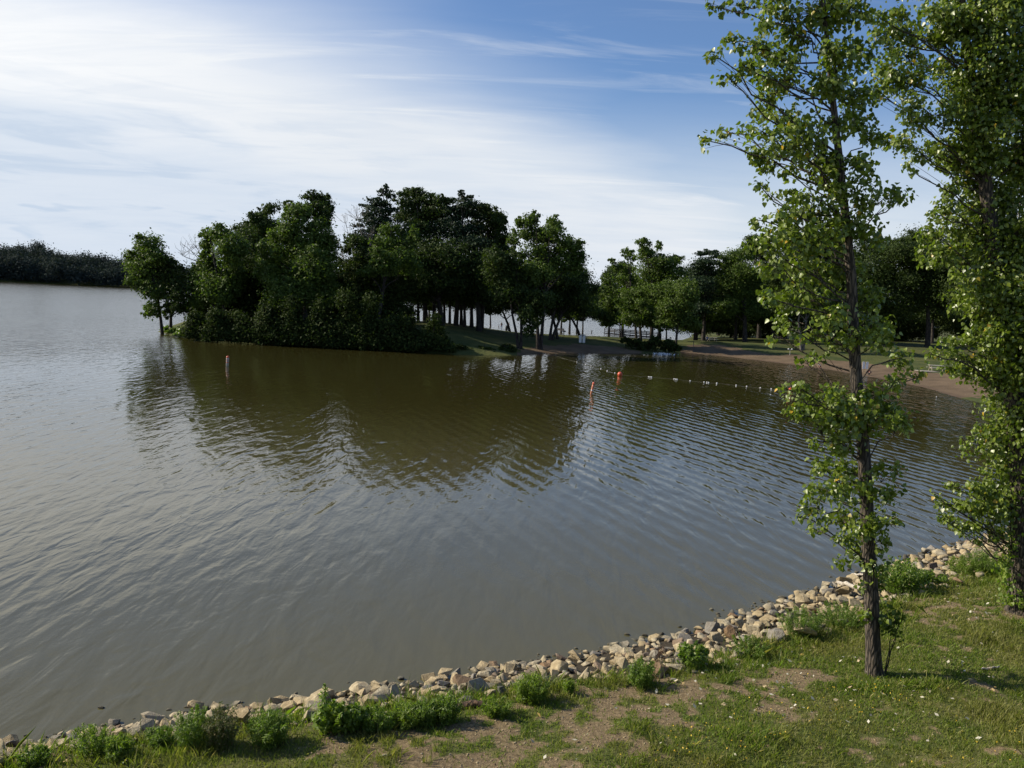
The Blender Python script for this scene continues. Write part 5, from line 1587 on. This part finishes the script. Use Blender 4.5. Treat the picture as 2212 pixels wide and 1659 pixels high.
def footbridge():
    a, b = drop(1305, 720), drop(1409, 729)
    zt = max(a[2], b[2]) + 0.12
    a[2] = b[2] = zt
    d = b - a; L = np.linalg.norm(d); rz = math.atan2(d[1], d[0])
    g = empty('footbridge', tuple(a), 'dark wooden footbridge with open railings by the far water', 'footbridge', None, rz)
    mb = MB()
    n = int(L / .16)
    for k in range(n): mb.box(((k + .5) * L / n, 0.9, 0), (L / n * .93, 2.0, .05))
    mb.build('deck', M['rail_wood'], g)
    mb = MB()
    for y in (.1, 1.7): mb.box((L / 2, y, -.17), (L, .14, .28))
    mb.build('beam', M['rail_wood'], g)
    for y in (0.0, 1.8):
        mb = MB()
        for z, hgt in ((1.06, .10), (.74, .14), (.40, .14)): mb.box((L / 2, y, z), (L, .045, hgt))
        mb.build('rail', M['rail_wood'], g)
        m = 10
        p0 = None
        for k in range(m):
            x = .06 + k * (L - .12) / (m - 1)
            if p0 is None: p0 = MB().box((0, 0, .48), (.10, .10, 1.2)).build('post', M['rail_wood'], g); q = p0
            else: q = p0.copy(); COL.objects.link(q); q.parent = g
            q.location = (x, y + (.0725 if y > 1 else -.0725), 0)
footbridge()


def barrel(px, py, label, bag=True):
    p = drop(px, py)
    g = empty('trash_barrel', tuple(p), label, 'trash barrel', 'trash barrels of the park')
    MB().lathe([(.27, 0), (.29, .05), (.28, .3), (.295, .32), (.28, .34), (.28, .6), (.295, .62), (.28, .64), (.29, .88), (.27, .9)], seg=16).build('drum', M['black_metal'], g, True)
    MB().lathe([(.275, .86), (.32, .87), (.33, .92), (.22, .96), (.05, 1.0)], seg=16).build('liner', M['black_bag' if bag else 'white_paint'], g, True)
barrel(1656, 743, 'black trash barrel before the shady wood', True)
barrel(1426, 729, 'dark trash barrel right of the footbridge end', True)
barrel(1094, 712, 'dark barrel standing between the people under the trees', True)


def post(px, py, h, r, label, m='table_wood', head=False):
    p = drop(px, py)
    g = empty('post', tuple(p), label, 'post')
    MB().lathe([(r, -.1), (r, h - .03), (r * .7, h)], seg=8).build('shaft', M[m], g)
    if head:
        MB().tube([(-.28, 0, h - .03), (.28, 0, h - .03)], [.025, .025], 6).build('crossarm', M[m], g)
        for s in (-1, 1): MB().lathe([(.06, h - .06), (.12, h - .02), (.13, h + .06), (.07, h + .12)], (s * .28, 0, 0), 10).build('lamp_head', M['white_paint'], g, True)
    else:
        MB().lathe([(r * 1.2, h - .06), (r * 1.25, h - .03), (r * .9, h + .005)], seg=8).build('cap', M[m], g)
post(1497, 760, 1.75, .05, 'thin weathered post standing in the sand at the left beach end', 'bark_pale')
post(1706, 768, 0.95, .04, 'short pale post with two white heads on the grass above the beach', 'pale_plank', True)
post(1278, 719, 0.55, .10, 'short dark stump post at the lawn edge before the far water', 'rail_wood')

# spill of white water at the inlet mouth
def foam():
    p = onz(1428, 764)
    n = 420
    P = np.stack([rng.normal(size=n) * .85, rng.normal(size=n) * 1.3, rng.uniform(.01, .10, n)], 1) + p
    V, F = card_leaves(P, unit(rng.normal(size=(n, 3)) * .5 + [0, 0, 1]), rng.uniform(.05, .16, n), .8)
    tag(link('foam', npmesh('foam', V, F), None, [M['foam']]), 'white foaming water where the inlet runs into the cove', 'foam', kind='stuff')
foam()


# radio masts beyond the far wood
def mast(px, ptop, pbot, Y, label):
    t, b = aty(px, ptop, Y), aty(px, pbot, Y)
    b[2] = 6.0
    g = empty('radio_mast', (t[0], Y, b[2]), label, 'mast', 'masts above the far wood')
    h = t[2] - b[2]
    MB().tube([(0, 0, -2), (0, 0, h * .5), (0, 0, h)], [.7, .5, .22], 6).build('pole', M['grey_metal'], g)
    mb = MB()
    for z in (.86, .93): mb.box((0, 0, h * z), (2.2, .4, .5))
    mb.build('antenna', M['grey_metal'], g)
mast(95, 526, 620, 830, 'thin mast rising left above the far wood')
mast(263, 545, 625, 830, 'thin mast above the far wood behind the lone leaning tree')

# ------------------------------------------------------------------ people
def person(base, label, joints, scale, mats, rz=0.0, water=False):
    """one continuous body grown on a posed skeleton; joints: dict name -> (x, y, z) for a 1.72 m adult"""
    p = drop(*base) if not water else onz(*base)
    me = bpy.data.meshes.new('person')
    J = joints
    order = ['pelvis', 'waist', 'chest', 'neck', 'head', 'crown', 'shl', 'ell', 'wrl', 'hal', 'shr', 'elr', 'wrr', 'har', 'hil', 'knl', 'anl', 'tol', 'hir', 'knr', 'anr', 'tor']
    rad = dict(pelvis=.15, waist=.13, chest=.155, neck=.055, head=.09, crown=.075, shl=.07, ell=.045, wrl=.032, hal=.035, shr=.07, elr=.045, wrr=.032, har=.035, hil=.095, knl=.062, anl=.045, tol=.035, hir=.095, knr=.062, anr=.045, tor=.035)
    ed = [('pelvis', 'waist'), ('waist', 'chest'), ('chest', 'neck'), ('neck', 'head'), ('head', 'crown'), ('chest', 'shl'), ('shl', 'ell'), ('ell', 'wrl'), ('wrl', 'hal'), ('chest', 'shr'), ('shr', 'elr'), ('elr', 'wrr'), ('wrr', 'har'), ('pelvis', 'hil'), ('hil', 'knl'), ('knl', 'anl'), ('anl', 'tol'), ('pelvis', 'hir'), ('hir', 'knr'), ('knr', 'anr'), ('anr', 'tor')]
    ix = {k: i for i, k in enumerate(order)}
    me.from_pydata([J[k] for k in order], [(ix[a], ix[b]) for a, b in ed], [])
    o = bpy.data.objects.new('person', me)
    COL.objects.link(o)
    o.modifiers.new('skin', 'SKIN')
    sub = o.modifiers.new('sub', 'SUBSURF'); sub.levels = sub.render_levels = 1
    sv = me.skin_vertices[0].data
    for k in order:
        sv[ix[k]].radius = (rad[k], rad[k] * (.75 if k in ('chest', 'waist', 'pelvis') else 1))
        sv[ix[k]].use_root = k == 'pelvis'
    dg = bpy.context.evaluated_depsgraph_get()
    ev = o.evaluated_get(dg)
    m2 = bpy.data.meshes.new_from_object(ev)
    bpy.data.objects.remove(o); bpy.data.meshes.remove(me)
    m2.name = 'person'
    shirt, trousers = mats
    for mm in (M['skin'], M[shirt], M[trousers]): m2.materials.append(mm)
    hip = J['pelvis'][2]
    nz = np.array(J['neck'])
    for poly in m2.polygons:
        c = np.array(poly.center)
        dist = {k: np.linalg.norm(c - np.array(J[k])) for k in order}
        near = min(dist, key=dist.get)
        if near in ('head', 'crown', 'neck', 'wrl', 'wrr', 'hal', 'har', 'ell', 'elr'): poly.material_index = 0
        elif near in ('pelvis', 'hil', 'hir', 'knl', 'knr'): poly.material_index = 2
        elif near in ('anl', 'anr', 'tol', 'tor'): poly.material_index = 2 if trousers != 'red_cloth' else 0
        else: poly.material_index = 1
        poly.use_smooth = True
    o = link('person', m2)
    o.location = p; o.scale = (scale,) * 3; o.rotation_euler = (0, 0, rz)
    tag(o, label, 'person')
    h = np.array(J['crown'])
    hb = MB().ball(tuple(h + [0, .015, .02]), (.088, .10, .085), 10, 7).build('hair', M['hair'], o, True)
    return o


stand = dict(pelvis=(0, 0, .95), waist=(0, .01, 1.10), chest=(0, 0, 1.32), neck=(0, -.01, 1.48), head=(0, -.03, 1.58), crown=(0, -.02, 1.66), shl=(-.18, 0, 1.40), ell=(-.24, .02, 1.12), wrl=(-.24, -.10, .90), hal=(-.24, -.13, .82), shr=(.18, 0, 1.40), elr=(.24, .03, 1.12), wrr=(.22, -.12, .93), har=(.20, -.18, .90), hil=(-.10, 0, .88), knl=(-.11, -.01, .48), anl=(-.11, .02, .08), tol=(-.12, -.13, .04), hir=(.10, 0, .88), knr=(.12, -.04, .48), anr=(.13, .02, .08), tor=(.15, -.13, .04))
walk = dict(stand, knl=(-.10, -.16, .50), anl=(-.10, -.20, .10), tol=(-.10, -.33, .06), knr=(.10, .05, .48), anr=(.10, .25, .12), tor=(.10, .14, .05), wrl=(-.24, .14, .92), hal=(-.24, .16, .85))
bend = dict(pelvis=(0, 0, .86), waist=(0, -.10, .98), chest=(0, -.27, 1.10), neck=(0, -.42, 1.16), head=(0, -.52, 1.19), crown=(0, -.58, 1.22), shl=(-.18, -.32, 1.10), ell=(-.2, -.38, .82), wrl=(-.16, -.46, .58), hal=(-.15, -.48, .5), shr=(.18, -.32, 1.10), elr=(.2, -.4, .84), wrr=(.16, -.5, .62), har=(.15, -.52, .54), hil=(-.1, 0, .80), knl=(-.12, -.10, .45), anl=(-.12, 0, .08), tol=(-.12, -.14, .04), hir=(.1, 0, .80), knr=(.14, .10, .45), anr=(.14, .22, .08), tor=(.14, .08, .04))
sit = dict(pelvis=(0, 0, .52), waist=(0, -.02, .68), chest=(0, -.06, .90), neck=(0, -.10, 1.06), head=(0, -.13, 1.16), crown=(0, -.12, 1.25), shl=(-.18, -.06, .98), ell=(-.24, -.22, .78), wrl=(-.14, -.42, .82), hal=(-.10, -.48, .83), shr=(.18, -.06, .98), elr=(.24, -.22, .78), wrr=(.14, -.42, .82), har=(.10, -.48, .83), hil=(-.10, -.04, .52), knl=(-.14, -.42, .52), anl=(-.14, -.40, .08), tol=(-.14, -.54, .04), hir=(.10, -.04, .52), knr=(.14, -.42, .52), anr=(.14, -.40, .08), tor=(.14, -.54, .04))
squat = dict(pelvis=(0, .05, .34), waist=(0, -.02, .48), chest=(0, -.12, .66), neck=(0, -.20, .80), head=(0, -.24, .90), crown=(0, -.24, .98), shl=(-.18, -.14, .72), ell=(-.24, -.32, .52), wrl=(-.16, -.48, .36), hal=(-.14, -.52, .30), shr=(.18, -.14, .72), elr=(.24, -.32, .52), wrr=(.16, -.48, .36), har=(.14, -.52, .30), hil=(-.12, .02, .34), knl=(-.2, -.34, .48), anl=(-.16, -.08, .10), tol=(-.18, -.22, .04), hir=(.12, .02, .34), knr=(.2, -.34, .48), anr=(.16, -.08, .10), tor=(.18, -.22, .04))
person((1083, 712), 'person standing in dark top and blue trousers left of the barrel under the trees', stand, 1.0, ('dark_cloth', 'blue_cloth'), 0.6)
person((1077, 711.5), 'child sized person in dark clothes at the left of the standing group', walk, 0.66, ('dark_cloth', 'dark_cloth'), 1.3)
person((1099, 713), 'person standing in dark clothes right of the barrel under the trees', stand, 1.0, ('dark_cloth', 'dark_cloth'), -1.2)
person((1382, 729), 'person in bright blue standing behind the footbridge railing', stand, 1.05, ('blue_cloth', 'blue_cloth'), 0.3)
person((1527, 740), 'person in blue grey shirt sitting on the picnic table bench above the beach', sit, 1.0, ('bluegrey_cloth', 'dark_cloth'), 0.15 + math.pi)
person((1771, 800), 'child in white top bending over at the beach water edge', bend, 0.72, ('white_cloth', 'red_cloth'), -1.0)
person((1875, 811), 'child in dark red squatting on the wet sand below the bright sign', squat, 0.85, ('red_cloth', 'dark_cloth'), 0.8)
